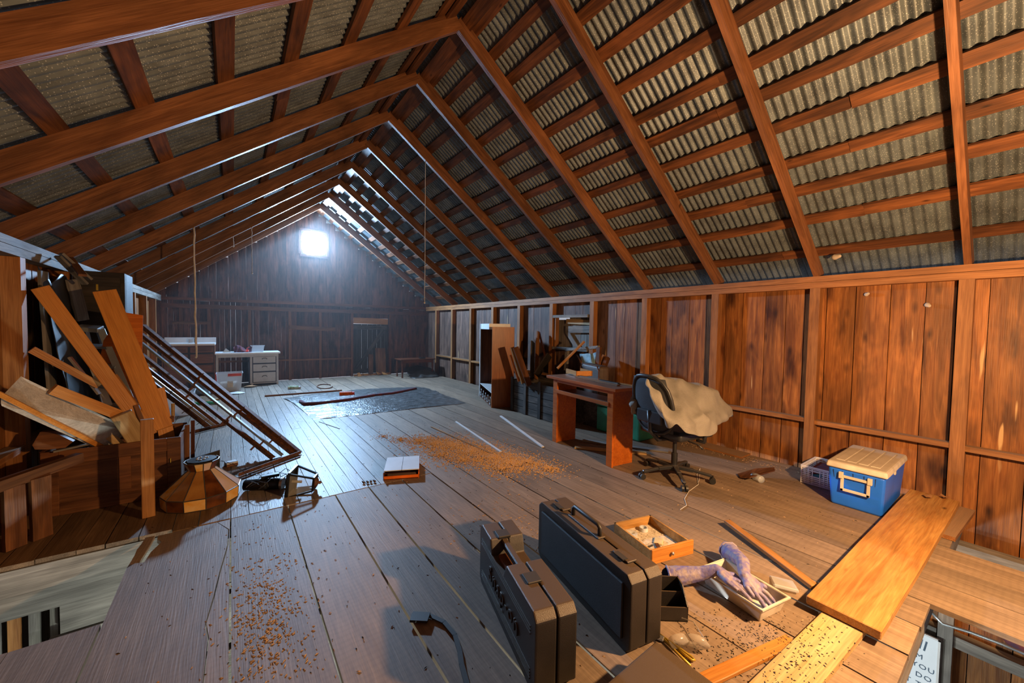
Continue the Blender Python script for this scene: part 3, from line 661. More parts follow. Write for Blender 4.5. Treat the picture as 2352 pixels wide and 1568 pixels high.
# ---------------------------------------------------------------- cooler
m=Matrix.Translation((4.20,.66,0))@Matrix.Rotation(.0,4,'Z'); CL,CW,CH=.78,.37,.335
r=TM('cooler','blue picnic cooler with dusty white lid and square carry handle, by the right wall','cooler',m)
def taper(g,m,L0,W0,L1,W1,z0,z1,cx,cy):
    vs=[m@V((cx+a*L0/2,cy+b*W0/2,z0)) for a,b in((-1,-1),(1,-1),(1,1),(-1,1))]+[m@V((cx+a*L1/2,cy+b*W1/2,z1)) for a,b in((-1,-1),(1,-1),(1,1),(-1,1))]
    return g.add(vs,[(3,2,1,0),(4,5,6,7)]+[(k,(k+1)%4,4+(k+1)%4,4+k) for k in range(4)])
taper(G(m),m,CL-.09,CW-.035,CL,CW,0,CH,CL/2,CW/2).build('body','blue',r,bevel=.028,seg=4,smooth=False)
taper(G(m),m,CL+.03,CW+.03,CL+.01,CW+.01,CH,CH+.055,CL/2,CW/2).build('lid','lid',r,bevel=.02,seg=3)
g=G(m)
for k in range(4): g.bb((.08,.05+k*.075,CH+.053),(CL-.08,.045+k*.075+.065,CH+.059),m)
g.build('lid_panel','lid',r,bevel=.002)
hd=G(m); y0,y1,z0,z1=.09,.28,.15,.285; xo=.012
for a,b in (((xo-.022,y0,z0),(xo-.004,y1,z0+.022)),((xo-.022,y0,z1-.022),(xo-.004,y1,z1)),((xo-.022,y0,z0),(xo-.004,y0+.022,z1)),((xo-.022,y1-.022,z0),(xo-.004,y1,z1))): hd.bb(a,b,m)
hd.build('carry_handle','cream',r,bevel=.003)
for yy in (y0-.012,y1-.018): G(m).bb((xo-.03,yy,z1-.03),(xo+.02,yy+.03,z1+.025),m).build('handle_mount','cream',r,bevel=.003)
for yy in (.06,.13,.2,.27,.33): 
    G(m).beam(m@V((.06-.001,.026+yy*.87,.03)),m@V((.0-.001,yy,CH-.02)),.003,.003,(1,0,0)).build('body_groove','navy',r)
G(m).bb((.3,-.008,CH-.03),(.34,.003,CH+.03),m).build('latch','cream',r,bevel=.003)
# white basket
m=Matrix.Translation((4.58,1.09,0)); bl,bw,bh=.42,.24,.17; r=TM('plastic_basket','white woven-look plastic basket behind the blue cooler','basket',m)
g=G(m)
for k in range(9):
    z=.008+k*.0185
    for A_,B_ in (((0,0),(bl,0)),((bl,0),(bl,bw)),((bl,bw),(0,bw)),((0,bw),(0,0))):
        if k in(5,6) and A_[0]==0 and B_[0]==0:
            g.beam(m@V((0,bw,z)),m@V((0,bw*.68,z)),.004,.01); g.beam(m@V((0,0,z)),m@V((0,bw*.32,z)),.004,.01); continue
        g.beam(m@V((*A_,z)),m@V((*B_,z)),.004,.012)
for k in range(14): 
    for yy in (0,bw): g.bb((k*bl/13-.004,yy-.003,0),(k*bl/13+.004,yy+.003,bh),m)
for k in range(9):
    for xx in (0,bl):
        if xx==0 and k in(4,): continue
        g.bb((xx-.003,k*bw/8-.004,0),(xx+.003,k*bw/8+.004,bh),m)
g.bb((0,0,0),(bl,bw,.004),m); g.build('woven_wall','white',r)
g=G(m)
for A_,B_ in (((0,0),(bl,0)),((bl,0),(bl,bw)),((bl,bw),(0,bw)),((0,bw),(0,0))): g.beam(m@V((*A_,bh)),m@V((*B_,bh)),.014,.012)
g.build('rim','white',r)
tag(G(m).bb((.03,.03,.01),(.36,.2,.15),m).build('cloth_bundle','darkcloth',bevel=.02),'dark cloth bundle lying inside the white basket','cloth')
tag(blob('blue_rag',[(m@V((.03,.09,.1)),m@V((.03,.15,.085)),.022,.02),(m@V((.03,.15,.085)),m@V((.08,.17,.1)),.02,.015)],.006,'bluec'),'bright blue rag showing through the grip hole of the white basket','rag')
# jar with a slate of wood on it
c=PZ(1750,1102,.035); m=Matrix.Translation(c)@Matrix.Rotation(math.radians(60),4,'Z')@Matrix.Rotation(math.pi/2,4,'Y')
r=TM('glass_jar','glass jar lying on its side under a wood shingle near the cooler','jar',m)
G(m).lathe([(.0,0),(.034,.004),(.036,.01),(.036,.09),(.028,.1),(.028,.11)],18,m).build('glass_body','clear',r,smooth=True)
G(m).lathe([(.03,.1),(.031,.118),(.0,.12)],18,m).build('screw_lid','steel',r,smooth=False)
g=G().poly3([PZ(1694,1090,.01),PZ(1700,1098,.01),PZ(1722,1098,.05),PZ(1780,1082,.075),PZ(1778,1075,.075),PZ(1735,1078,.05)],.012,(0,0,1)); tag(g.build('wood_shingle','brown'),'tapered brown wood shingle propped on the glass jar','shingle')
# mat board near wall
a=PZ(1655,1022,.01);b=PZ(1738,1042,.01); plank('flat_board','dusty square board lying on the floor against the right wall behind the chair','board',(4.93,2.50,.012),(4.93,1.98,.012),.24,.02,'stud')

# ---------------------------------------------------------------- office chair with blanket
m=Matrix.Translation((3.62,2.12,0))@Matrix.Rotation(math.radians(-8),4,'Z')
r=TM('office_chair','black mesh-back swivel office chair on five castors with a blanket thrown over it','chair',m)
G(m).lathe([(.0,.075),(.05,.075),(.055,.11),(.03,.135),(.03,.15)],16,m).build('hub','chair',r,smooth=False)
for k in range(5):
    a=math.radians(72*k+18); d_=V((math.cos(a),math.sin(a),0)); p0=V((0,0,.11)); p1=d_*.34+V((0,0,.075))
    lg=G(m).beam(m@p0,m@(d_*.18+V((0,0,.10))),.045,.035).beam(m@(d_*.17+V((0,0,.101))),m@p1,.034,.026).build('leg','chair',r,bevel=.005)
    cz_=m@(d_*.35+V((0,0,.03))); sd=(m.to_3x3()@V((-d_.y,d_.x,0)))
    g=G(m)
    for s_ in (-.018,.018):
        q=frame(cz_+sd*(s_-.009),cz_+sd*(s_+.009))[0]
        g.tube([cz_+sd*(s_-.010),cz_+sd*(s_+.010)],.028,14)
    g.tube([cz_+V((0,0,.0)),cz_+V((0,0,.05))],.009,8); g.build('castor','rubber',lg)
G(m).lathe([(.03,.12),(.03,.25),(.02,.25),(.02,.42)],14,m).build('gas_lift','rubber',r)
G(m).bb((-.12,-.09,.39),(.12,.09,.44),m).build('tilt_mechanism','chair',r,bevel=.01)
for s_,ln in ((-1,.22),(1,.2)): G(m).tube([m@V((.02,s_*.08,.41)),m@V((.05,s_*.22,.39)),m@V((.06,s_*.27,.36))],[.007,.007,.013],8).build('adjuster_lever','chair',r,smooth=True)
seat=G(m).bb((-.24,-.25,.445),(.26,.25,.535),m).build('seat','chair',r,bevel=.04,seg=4,smooth=True)
# back: oval rim plus mesh
def bp(u,v): # u -1..1 across, v 0..1 up
    wdt=.235*(1-.25*abs(v-.45)**1.5*1.6); return V((-.27-.13*v-.05*(1-u*u),u*wdt,.50+.56*v))
rim=[]
for k in range(25):
    a=k/24*6.28318; c_,s_=math.cos(a),math.sin(a); q=(abs(c_)**3.2+abs(s_)**3.2)**(-1/3.2); rim.append(m@bp(c_*q,.5+.5*s_*q))
G(m).tube(rim,.017,8,False).build('back_frame','chair',r,smooth=True)
g=G(m); n=8; vs=[m@(bp(-.95+1.9*i/n,.04+.92*j/n)) for j in range(n+1) for i in range(n+1)]; g.add(vs,[(j*9+i,j*9+i+1,j*9+i+10,j*9+i+9) for j in range(n) for i in range(n)])
o=g.build('backrest_mesh','mesh',r,smooth=True); k=o.modifiers.new('s','SOLIDIFY'); k.thickness=.008
G(m).tube([m@V((-.05,0,.41)),m@V((-.25,0,.42)),m@V((-.36,0,.52)),m@V((-.38,0,.72))],.022,8).build('back_upright','chair',r,smooth=True)
G(m).bb((-.39,-.15,.60),(-.345,.15,.72),m).build('lumbar_pad','chair',r,bevel=.015,seg=3)
for s_ in (-1,1):
    G(m).tube([m@V((.06,s_*.2,.43)),m@V((.08,s_*.265,.42)),m@V((.09,s_*.27,.48)),m@V((.07,s_*.26,.60))],.018,8).build('arm_post','chair',r,smooth=True)
    G(m).bb((-.1,s_*.25-.035,.60),(.15,s_*.25+.035,.63),m).build('armrest','chair',r,bevel=.014,seg=3)
# cloth: a smooth patch through control points
def cloth(nm,rows,mat,parent=None,thick=.008,amp=.012,n=7,fr=5,seed=0):
    H,Wn=len(rows),len(rows[0])
    def cr_(p0,p1,p2,p3,t): return .5*((2*p1)+(p2-p0)*t+(2*p0-5*p1+4*p2-p3)*t*t+(3*p1-p0-3*p2+p3)*t**3)
    def sam(L_,t):
        i=min(int(t),len(L_)-2); f=t-i; g_=lambda k:L_[max(0,min(len(L_)-1,k))]; return cr_(g_(i-1),g_(i),g_(i+1),g_(i+2),f)
    nu,nv=(Wn-1)*n,(H-1)*n; pts=[]
    for j in range(nv+1):
        for i in range(nu+1):
            p=sam([sam(row,i/n) for row in rows],j/n); q=p*fr+V((seed,0,0)); e=amp
            d_=V((mnoise.noise(q),mnoise.noise(q+V((5,1,2))),mnoise.noise(q+V((9,4,7)))))
            rg=1-abs(mnoise.noise(V((i/nu*5+seed,j/nv*1.6,seed)))) 
            pts.append(p+d_*e+V((0,-.6,.6))*(rg*rg-.7)*e*1.6)
    g=G(); g.add(pts,[(j*(nu+1)+i,j*(nu+1)+i+1,(j+1)*(nu+1)+i+1,(j+1)*(nu+1)+i) for j in range(nv) for i in range(nu)])
    o=g.build(nm,mat,parent,smooth=True); k=o.modifiers.new('s','SOLIDIFY'); k.thickness=thick; k2=o.modifiers.new('b','SUBSURF'); k2.levels=k2.render_levels=1
    return o
Y=PY
rows=[[Y(1474,900,2.45),Y(1510,880,2.42),Y(1565,890,2.35),Y(1620,905,2.25),Y(1655,925,2.12),Y(1676,955,2.02)],
[Y(1478,864,2.28),Y(1520,863,2.25),Y(1570,874,2.18),Y(1618,886,2.1),Y(1655,905,2.02),Y(1681,948,1.95)],
[Y(1488,882,2.10),Y(1516,905,2.05),Y(1562,925,1.98),Y(1608,932,1.93),Y(1646,942,1.9),Y(1678,958,1.92)],
[Y(1500,905,2.04),Y(1524,945,1.92),Y(1562,960,1.84),Y(1604,962,1.81),Y(1640,970,1.82),Y(1668,966,1.9)],
[Y(1512,935,2.02),Y(1536,985,1.9),Y(1558,975,1.82),Y(1590,998,1.78),Y(1625,1002,1.78),Y(1650,975,1.86)]]
tag(cloth('blanket',rows,'blanket',amp=.036,n=9,fr=6),'cream cotton blanket draped over the back and arm of the office chair','blanket')
rows=[[Y(1470,893,2.42),Y(1455,905,2.45),Y(1446,925,2.5)],[Y(1478,925,2.38),Y(1462,925,2.36),Y(1448,935,2.4)],[Y(1474,945,2.4),Y(1462,948,2.42),Y(1452,950,2.46)]]
tag(cloth('blanket_corner',rows,'blanket',amp=.012,n=5),'bunched cream cloth hanging between the orange desk and the chair back','cloth')
# cord beneath the chair
pts=[PZ(*p,.004) for p in [(1605,1105),(1608,1075),(1600,1090),(1604,1112),(1582,1128),(1572,1145),(1577,1160),(1562,1170)]]
tag(G().tube(pts,.0025,6).build('white_cord','rope'),'thin white cord trailing on the floor under the office chair','cord')

# ---------------------------------------------------------------- orange desk
Ld=V((.118,.993,0)).normalized(); m=Matrix(((Ld.x,Ld.y,0,3.25),(Ld.y,-Ld.x,0,2.585),(0,0,1,0),(0,0,0,1)))
# local x along desk, local y to the right (depth)
r=TM('desk','small orange veneer desk with dusty top and open keyboard shelf','desk',m); dl,dd,dh=1.28,.41,.865
G(m).bb((0,0,dh-.035),(dl,dd,dh),m).build('desktop','orange',r,bevel=.004)
for x0_ in (.09,1.10):
    G(m).bb((x0_,.05,0),(x0_+.03,.37,dh-.035),m).build('side_panel','orange',r)
    G(m).bb((x0_-.03,.03,0),(x0_+.06,.055,dh-.035),m).build('front_stile','orange',r,bevel=.003)
G(m).bb((.12,.35,.36),(1.10,.37,dh-.035),m).build('back_panel','orange',r) if False else None
G(m).bb((.12,.035,.66),(1.10,.36,.68),m).build('keyboard_shelf','orange',r)
G(m).bb((.12,.03,.795),(1.10,.05,.83),m).build('apron','orange',r)
G(m).bb((.12,.02,.655),(1.10,.035,.70),m).build('shelf_lip','orange',r,bevel=.002)
for i,(x0_,x1_,y0_,y1_,w_,mt,lb) in enumerate(((.25,1.2,.30,.33,.05,'grey','long dusty grey batten lying on top of the orange desk'),(.15,.95,.19,.24,.045,'stud','thin brown batten lying at the front of the orange desk top'),(.05,.6,.33,.30,.035,'pine','short orange batten lying at the near right of the orange desk top'))):
    plank('thin_batten',lb,'batten',m@V((x0_,y0_,dh+.008)),m@V((x1_,y1_,dh+.008)),w_,.012,mt)
dm=m
m2=m@Matrix.Translation((1.0,.28,dh))@Matrix.Rotation(.25,4,'Z')
r=TM('small_drawer','shallow orange wooden drawer resting at the far end of the orange desk','drawer',m2)
for a,b,n_ in (((0,0,0),(.34,.015,.07),'side_panel'),((0,.22,0),(.34,.235,.07),'side_panel'),((0,0,0),(.015,.235,.07),'drawer_front'),((0,0,0),(.34,.235,.01),'bottom')): G(m2).bb(a,b,m2).build(n_,'honey',r)
# ---------------------------------------------------------------- bookcase
a=V((3.87,5.91,0)); b=V((4.33,7.08,0)); x=(b-a).normalized(); m=Matrix(((x.x,x.y,0,a.x),(x.y,-x.x,0,a.y),(0,0,1,0),(0,0,0,1))); bl_=(b-a).length; bd=.42
r=TM('bookcase','tall reddish open-front bookcase with scalloped lower rail standing by the right wall','bookcase',m)
M['veneer']=wood('veneer_panel',(.56,.18,.04),(.42,.12,.024),rough=.35,stain=.25,bump=.05)
o=board('side_panel',m@V((0,bd/2,0)),m@V((0,bd/2,1.5)),bd,.02,'veneer',r,up=m.to_3x3()@V((1,0,0)))
board('side_panel',m@V((bl_,bd/2,0)),m@V((bl_,bd/2,1.56)),bd,.03,'cherry',r,up=m.to_3x3()@V((1,0,0)))
G(m).bb((.01,bd-.012,.0),(bl_,bd,1.5),m).build('back_panel','cherry',r)
G(m).bb((.3,0,1.45),(bl_,bd,1.56),m).build('top_rail','whitelam',r)  # white colour stands in for the light falling on this rail
G(m).bb((.01,0,.0),(bl_,bd,.03),m).build('bottom_panel','cherry',r); G(m).bb((.01,0,.27),(bl_,bd,.285),m).build('shelf','beige',r)
G(m).bb((bl_-.05,-.01,0),(bl_,.01,1.56),m).build('front_stile','beige',r)
for k in range(5):
    cx_=.12+k*.24; pts=[m@V((cx_+.07*math.cos(t),.0,.12+.08*math.sin(t))) for t in [2.2+q*.5 for q in range(9)]]
    G(m).tube(pts,.008,6).build('scroll_bracket','beige',r,smooth=True)
# ---------------------------------------------------------------- wooden crate with offcuts
m=Matrix.Translation((4.08,4.35,0)); r=TM('wooden_crate','large dark weathered slatted wooden crate behind the orange desk','crate',m); cl,cw,chh=1.2,.62,.58
for k in range(5):
    z=.06+k*.113
    for s_ in (0,cw): board('slat',m@V((s_,0,z)),m@V((s_,cl,z)),.02,.105,'crate',r,rag=.001)
    for s_ in (0,cl): board('slat',m@V((0,s_,z)),m@V((cw,s_,z)),.02,.105,'crate',r,rag=.001)
for yy in (.03,.42,.80,1.17): board('corner_post',m@V((-.018,yy,0)),m@V((-.018,yy,chh+.03)),.07,.02,'crate',r,up=(1,0,0))
G(m).bb((0,0,.03),(cw,cl,.05),m).build('bottom','crate',r)
def lean(lb,p0,d0,p1,d1,w,t,mat,up=(.3,-1,0),ct='board',nm='leaning_board',bevel=0):
    return plank(nm,lb,ct,PX(*p0,d0),PX(*p1,d1),w,t,mat,up,bevel=bevel)
plank('leaning_board','wide grey-brown board leaning left out of the dark crate','board',PY(1216,885,5.0),PY(1184,797,5.2),.12,.02,'brown',(.1,-1,0))
plank('leaning_board','narrow board with orange edge leaning left out of the dark crate','board',PY(1202,880,5.15),PY(1176,797,5.35),.07,.03,'honey',(.1,-1,0))
plank('leaning_board','thin red-brown strip leaning at the far left end of the crate','board',PY(1192,876,5.3),PY(1172,815,5.45),.04,.02,'orange',(.1,-1,0))
lean('splintered grey bark board standing behind the crate',(1222,870),4.65,(1224,785),4.95,.12,.03,'grey')
lean('second splintered upright board beside the grey bark board',(1231,870),4.6,(1236,762),4.95,.09,.03,'stud')
lean('dark slender pole leaning on the wall above the crate',(1255,828),4.8,(1238,762),5.0,.04,.03,'cherry')
lean('white-edged black panel leaning right in the crate',(1232,862),4.35,(1262,815),4.6,.16,.03,'black')
lean('brown stick rising to the right in front of the window boards',(1280,846),4.3,(1342,784),4.75,.03,.03,'pine',ct='stick')
lean('brown post leaning behind the desk, right of the blue chair frame',(1378,868),4.85,(1396,820),5.0,.10,.05,'brown',ct='post')
lean('upright brown board standing behind the right end of the desk',(1366,868),4.9,(1388,815),5.02,.09,.03,'stud')
# suitcase
c=PX(1308,845,4.55); m=Matrix.Translation((4.54,4.03,.475))@Matrix.Rotation(math.radians(-20),4,'Z'); 
r=TM('old_suitcase','old brown suitcase with rounded corners standing behind the orange desk','suitcase',m)
G(m).bb((-.09,-.32,0),(.09,.32,.47),m).build('case_body','brownvinyl',r,bevel=.06,seg=4)
G(m).tube([m@V((-.09,-.3,.05)),m@V((-.09,-.3,.4)),m@V((-.09,-.24,.465)),m@V((-.09,.24,.465)),m@V((-.09,.3,.4)),m@V((-.09,.3,.05))],.007,6).build('edge_piping','rust',r)
tag(G().bb((4.42,3.83,0),(4.9,4.32,.47)).build('packing_box','crate'),'dark wooden box under the old suitcase','box')
# light blue chair frame
m=Matrix.Translation((4.82,3.72,.62)); r=TM('upholstered_chair','old wooden chair frame with torn light blue upholstery behind the desk','chair',m)
A=PX(1303,803,4.82);B=PX(1376,797,4.72)
G(m).beam(A,B,.05,.05).build('top_rail','grey',r,bevel=.008)
G(m).beam(B,PX(1372,868,4.72),.07,.05,(1,0,0)).build('back_post','brown',r); G(m).beam(A,PX(1300,850,4.82),.06,.05,(1,0,0)).build('back_post','grey',r)
rows=[[PX(1330,812,4.8),PX(1350,812,4.74),PX(1370,806,4.72)],[PX(1338,832,4.76),PX(1352,838,4.68),PX(1368,836,4.7)],[PX(1345,842,4.78),PX(1356,846,4.7),PX(1367,848,4.72)]]
cloth('torn_upholstery',rows,'lblue',r,amp=.02)
for a_,b_ in (((1325,815),(1333,840)),((1336,818),(1330,850)),((1341,842),(1338,868))): G(m).tube([PX(*a_,4.75),PX((a_[0]+b_[0])/2+3,(a_[1]+b_[1])/2,4.7),PX(*b_,4.72)],.008,6).build('rusty_spring','rust',r,smooth=True)
# green trunk
m=Matrix.Translation((4.35,3.05,0)); r=TM('metal_cooler','dark green metal chest with a small round badge, under and behind the desk','chest',m)
G(m).bb((0,0,0),(.45,.75,.36),m).build('body','green',r,bevel=.03,seg=3); G(m).bb((-.01,-.01,.37),(.46,.76,.45),m).build('lid','green',r,bevel=.02,seg=2)
G(m).lathe([(0,0),(.03,0),(.03,.006),(0,.008)],18,m@Matrix.Translation((-.012,.25,.40))@Matrix.Rotation(-math.pi/2,4,'Y')).build('round_badge','red',r)
plank('loose_board','pale board lying on the floor under the orange desk','board',(3.45,3.35,.012),(4.0,2.7,.012),.07,.02,'pale')
plank('loose_board','grey board lying on the floor behind the orange desk leg','board',(3.75,3.5,.012),(4.3,2.6,.012),.10,.015,'grey')

# ---------------------------------------------------------------- floor middle: sticks, panel, box
plank('white_trim_strip','white painted trim strip lying across the spilled grain','trim',PZ(1047,968,.006),PZ(1150,1037,.006),.03,.01,'white')
plank('white_trim_strip','white trim strip lying nearer the bookcase, parallel to the desk','trim',PZ(1150,955,.006),PZ(1247,1026,.006),.035,.012,'white')
plank('wood_lath','thin orange lath lying along the spilled grain','stick',PZ(991,980,.006),PZ(1130,1042,.006),.025,.01,'pine')
plank('wood_lath','long brown stick lying on the floor beside the silver tarp','stick',PZ(608,909,.015),PZ(785,896,.015),.06,.03,'brown')
plank('wood_lath','fine dark splinter stick near the front corner of the tarp','stick',PZ(733,968,.004),PZ(780,984,.004),.012,.006,'brown')
o=PZ(880,1103); x=PZ(963,1097)-o; m=mat4(o,x,0); bw_=x.length; bd_=.42; r=TM('paint_pan_box','flat orange-sided box with a white card lid lying on the floor','box',m)
G(m).bb((0,0,0),(bw_,.01,.035),m).build('front_wall','orangep',r); G(m).bb((0,0,0),(.01,bd_,.075),m).build('side_wall','cherry',r); G(m).bb((bw_-.01,0,0),(bw_,bd_,.06),m).build('side_wall','orangep',r); G(m).bb((0,bd_-.01,0),(bw_,bd_,.075),m).build('back_wall','cherry',r); G(m).bb((0,0,0),(bw_,bd_,.01),m).build('bottom','cherry',r)
for k in range(2): G(m).bb((k*bw_/2+.002,.04,.07),((k+1)*bw_/2-.002,bd_+.01,.078),m).build('card_flap','paper',r)
G(m).bb((.03,.015,.012),(bw_-.03,.05,.05),m).build('dark_filling','brownvinyl',r,bevel=.01)
for i,(px,lb) in enumerate(((836,'leftmost of the four dark seed pods by the white-topped box'),(845,'second dark seed pod from the left by the white-topped box'),(852,'third dark seed pod from the left by the white-topped box'),(861,'rightmost dark seed pod, nearest the white-topped box'))):
    c=PZ(px,1108-i,.012); tag(blob('seed_pod',[(c,c+V((R(-.01,.01),.02,.006)),.012,.008)],.004,'brownvinyl',None,2),lb,'seed pod','seed pods in a row')
m=Matrix.Translation(PZ(531,1068))@Matrix.Rotation(.3,4,'Z'); r=TM('small_block','small white-topped wooden block lying on the floor behind the glass lampshade','block',m)
G(m).bb((-.05,-.04,0),(.05,.04,.025),m).build('block_base','brown',r); G(m).bb((-.05,-.04,.026),(.05,.04,.04),m).build('block_top','paper',r)
# tarp
def tz(px,py,z=.004): return PZ(px,py,z)
rows=[[tz(648,914),tz(760,900,.01),tz(860,892,.015),tz(960,889,.03),tz(1000,897,.02)],[tz(672,925),tz(770,918,.015),tz(880,908,.02),tz(975,903,.02),tz(1025,908,.01)],[tz(696,944),tz(790,935,.012),tz(900,925,.012),tz(985,915,.012),tz(1050,917,.006)],[tz(719,963),tz(800,955),tz(900,944),tz(990,934),tz(1072,926)]]
tag(cloth('tarp',rows,'tarp',thick=.003,amp=.012,n=12,fr=9),'crinkled silver-grey plastic tarp spread on the floor','tarp')
pts=[(690,921,.03),(700,928,.035),(740,925,.03),(800,918,.035),(860,908,.04),(900,904,.04),(955,893,.04)]
o=G().tube([PZ(a_,b_,.03) for a_,b_,_ in pts],[c_ for *_,c_ in pts],8).build('rolled_tarp_edge','darkcloth',smooth=True); tag(o,'dark rolled length of cloth lying along the silver tarp','rolled cloth')
def can(nm,lb,c,d_,l,rr,mat,capm):
    d_=V(d_).normalized(); z=d_; x_=V((0,0,1)); y_=z.cross(x_); m=Matrix(((x_.x,y_.x,z.x,c[0]),(x_.y,y_.y,z.y,c[1]),(x_.z,y_.z,z.z,c[2]),(0,0,0,1)))
    r=TM(nm,lb,'can',m); G(m).lathe([(0,0),(rr*.9,0),(rr,.01),(rr,l*.8),(rr*.7,l*.86)],16,m).build('can_body',mat,r,smooth=False); G(m).lathe([(rr*.8,l*.82),(rr*.8,l),(0,l)],14,m).build('cap',capm,r)
can('spray_can','green and white spray can lying behind the brown stick',PZ(662,890,.035),(.8,-.35,0),.26,.04,'canwhite','beige')
can('spray_can','orange spray can lying on the silver tarp',PZ(780,904,.04),(.85,-.3,0),.29,.045,'canorange','red')
tag(G().tube([PZ(736+18*math.cos(t)+10,887+5*math.sin(t),.012) for t in [q*.5 for q in range(12)]],.012,6).build('wire_ring','rust'),'small rusty ring handle lying near the far wall','ring')
# ---------------------------------------------------------------- spilled grain, droppings, chips
def scatter(nm,lb,ct,mat,n,fn,sz):
    vs=[];fs=[]
    for i in range(n):
        p=fn(); 
        if p is None: continue
        s_=sz*R(.6,1.3); a=R(0,3.14); c_,q=math.cos(a),math.sin(a); l=s_*R(1,1.8); b=len(vs)
        for (u,v,w_) in ((-1,0,0),(0,-.5,0),(1,0,0),(0,.5,0),(0,0,.6)):
            vs.append(V((p[0]+u*l*c_-v*s_*q,p[1]+u*l*q+v*s_*c_,p[2]+w_*s_+.0005)))
        fs+=[(b,b+1,b+4),(b+1,b+2,b+4),(b+2,b+3,b+4),(b+3,b,b+4)]
    me=bpy.data.meshes.new(nm); me.from_pydata(vs,[],fs); me.materials.append(M[mat]); o=bpy.data.objects.new(nm,me); link(o); return tag(o,lb,ct,kind='stuff')
pile=[(920,1010,.10),(960,1012,.14),(1000,1018,.2),(1040,1022,.26),(1080,1035,.26),(1130,1050,.22),(1170,1062,.2),(1210,1060,.16),(1260,1075,.14),(1010,1045,.2),(1060,1055,.18),(1150,1075,.15),(880,1003,.08)]
wts=[1,2,5,9,10,8,8,3,2,2,2,2,.4]
def fg():
    px,py,s_=random.choices(pile,wts)[0]; c=PZ(px,py); d_=abs(random.gauss(0,1)); a=R(0,6.283); return (c.x+math.cos(a)*s_*d_,c.y+math.sin(a)*s_*1.2*d_,max(0,.012*(1-d_)))
scatter('spilled_grain','heap and trail of spilled orange grain on the floor before the desk','grain','corn',17000,fg,.0075)
def fd():
    u=random.random()
    if u<.45: px,py=random.gauss(1740,75),random.gauss(1475,45)
    elif u<.75: return (random.gauss(2.0,.3),random.gauss(.56,.05),.036)
    else: px,py=R(1560,1800),R(1400,1568)
    if not(1540<px<1870 and 1395<py<1567): return None
    p=PZ(px,py); return None if (.42<p.y<.69 and p.x<2.6) else (p.x,p.y,0)
scatter('droppings','many small black droppings scattered on the planks at the lower right','droppings','pellet',900,fd,.0042)
def fc():
    u=random.random()
    if u<.30: p=PZ(random.gauss(610,50),random.gauss(1420,90))
    elif u<.5: return (random.gauss(4.85,.07),random.gauss(2.4,.6),0)
    elif u<.6: p=PZ(random.gauss(1160,60),random.gauss(1190,40))
    else: p=V((R(-.5,4.8),R(.6,9),0))
    if p.y<.35 or (p.x<-.53 and p.y<3.7): return None
    return (p.x,p.y,0)
scatter('wood_chips','wood chips and crumbs of debris strewn over the floorboards','debris','chip',2600,fc,.006)
def fk(): p=V((R(-.5,4.6),R(.6,10.5),0)); return None if p.y<.35 else (p.x,p.y,0)
scatter('dark_crumbs','small dark specks of dirt scattered over the floorboards','debris','pellet',1500,fk,.005)

# ================================================================ LEFT PILE
def pl(lb,a,ya,b,yb,w,t,mat,up=(.2,-1,.1),ct='board',nm='leaning_board',bevel=0,rag=0):
    return plank(nm,lb,ct,PY(*a,ya),PY(*b,yb),w,t,mat,up,bevel=bevel,rag=rag)
m=Matrix.Translation((-1.17,4.36,0)); r=TM('wooden_chest','old panelled brown wooden chest full of leaning boards at the left wall','chest',m); cw_,cd_,ch_=.80,.62,.50
def panelface(m,w_,h_,mat,par,nm='panel'):
    for a,b in (((0,0),(.09,h_)),((w_-.09,0),(w_,h_)),((.09,h_-.11),(w_-.09,h_)),((.09,0),(w_-.09,.09)),((w_*.52,.09),(w_*.52+.07,h_-.11))): 
        G(m).bb((a[0],0,a[1]),(b[0],.022,b[1]),m).build('frame_rail',mat,par,bevel=.003)
    G(m).bb((.08,.010,.08),(w_*.52+.01,.016,h_-.1),m).build(nm,mat,par); G(m).bb((w_*.52+.06,.010,.08),(w_-.08,.016,h_-.1),m).build(nm,mat,par)
panelface(m,cw_,ch_,'brown',r)
board('side_panel',m@V((0,.03,ch_/2)),m@V((0,cd_,ch_/2)),ch_,.02,'brown',r,up=(1,0,0)); board('side_panel',m@V((cw_-.01,.03,ch_/2)),m@V((cw_-.01,cd_,ch_/2)),ch_-.03,.02,'brown',r,up=(1,0,0))
G(m).bb((0,cd_-.02,0),(cw_,cd_,ch_),m).build('back_panel','brown',r); G(m).bb((0,.02,.0),(cw_,cd_,.02),m).build('bottom','brown',r)
for (px,py) in ((352,1048),(392,1052)):
    p=PY(px,py,4.36); G().tube([p,p+V((0,-.012,.0)),p+V((0,-.012,-.035)),p+V((0,0,-.035))],.004,6).build('brass_loop','yellow',r)
plank('upright_post','short upright orange pine post standing in front of the old wooden chest','post',(-.53,3.97,.001),(-.53,3.97,.755),.075,.05,'pine',up=(.15,-1,0),bevel=.003)
plank('upright_slat','reddish slat standing upright at the right corner of the old wooden chest','slat',PY(430,1080,4.72),PY(430,975,4.72),.035,.02,'brown',up=(0,-1,0))
plank('upright_slat','taller dark red slat standing just right of the chest corner','slat',PY(443,1088,4.85),PY(443,965,4.85),.03,.02,'cherry',up=(0,-1,0))
pl('long orange-brown board leaning from the chest to the left wall, leftmost tall one',(92,660),4.66,(345,1000),4.62,.105,.03,'honey',bevel=.003)
pl('wide bright orange board standing steeply in the wooden chest, tallest of the pile',(240,668),5.0,(372,985),4.68,.155,.035,'honey',bevel=.003)
pl('short orange board end rising at the right corner of the wooden chest',(360,892),4.9,(385,1010),4.85,.11,.02,'honey')
pl('slim orange batten slanting down from the left wall into the pile',(72,802),4.56,(228,885),4.7,.055,.035,'honey',ct='batten',nm='leaning_batten')
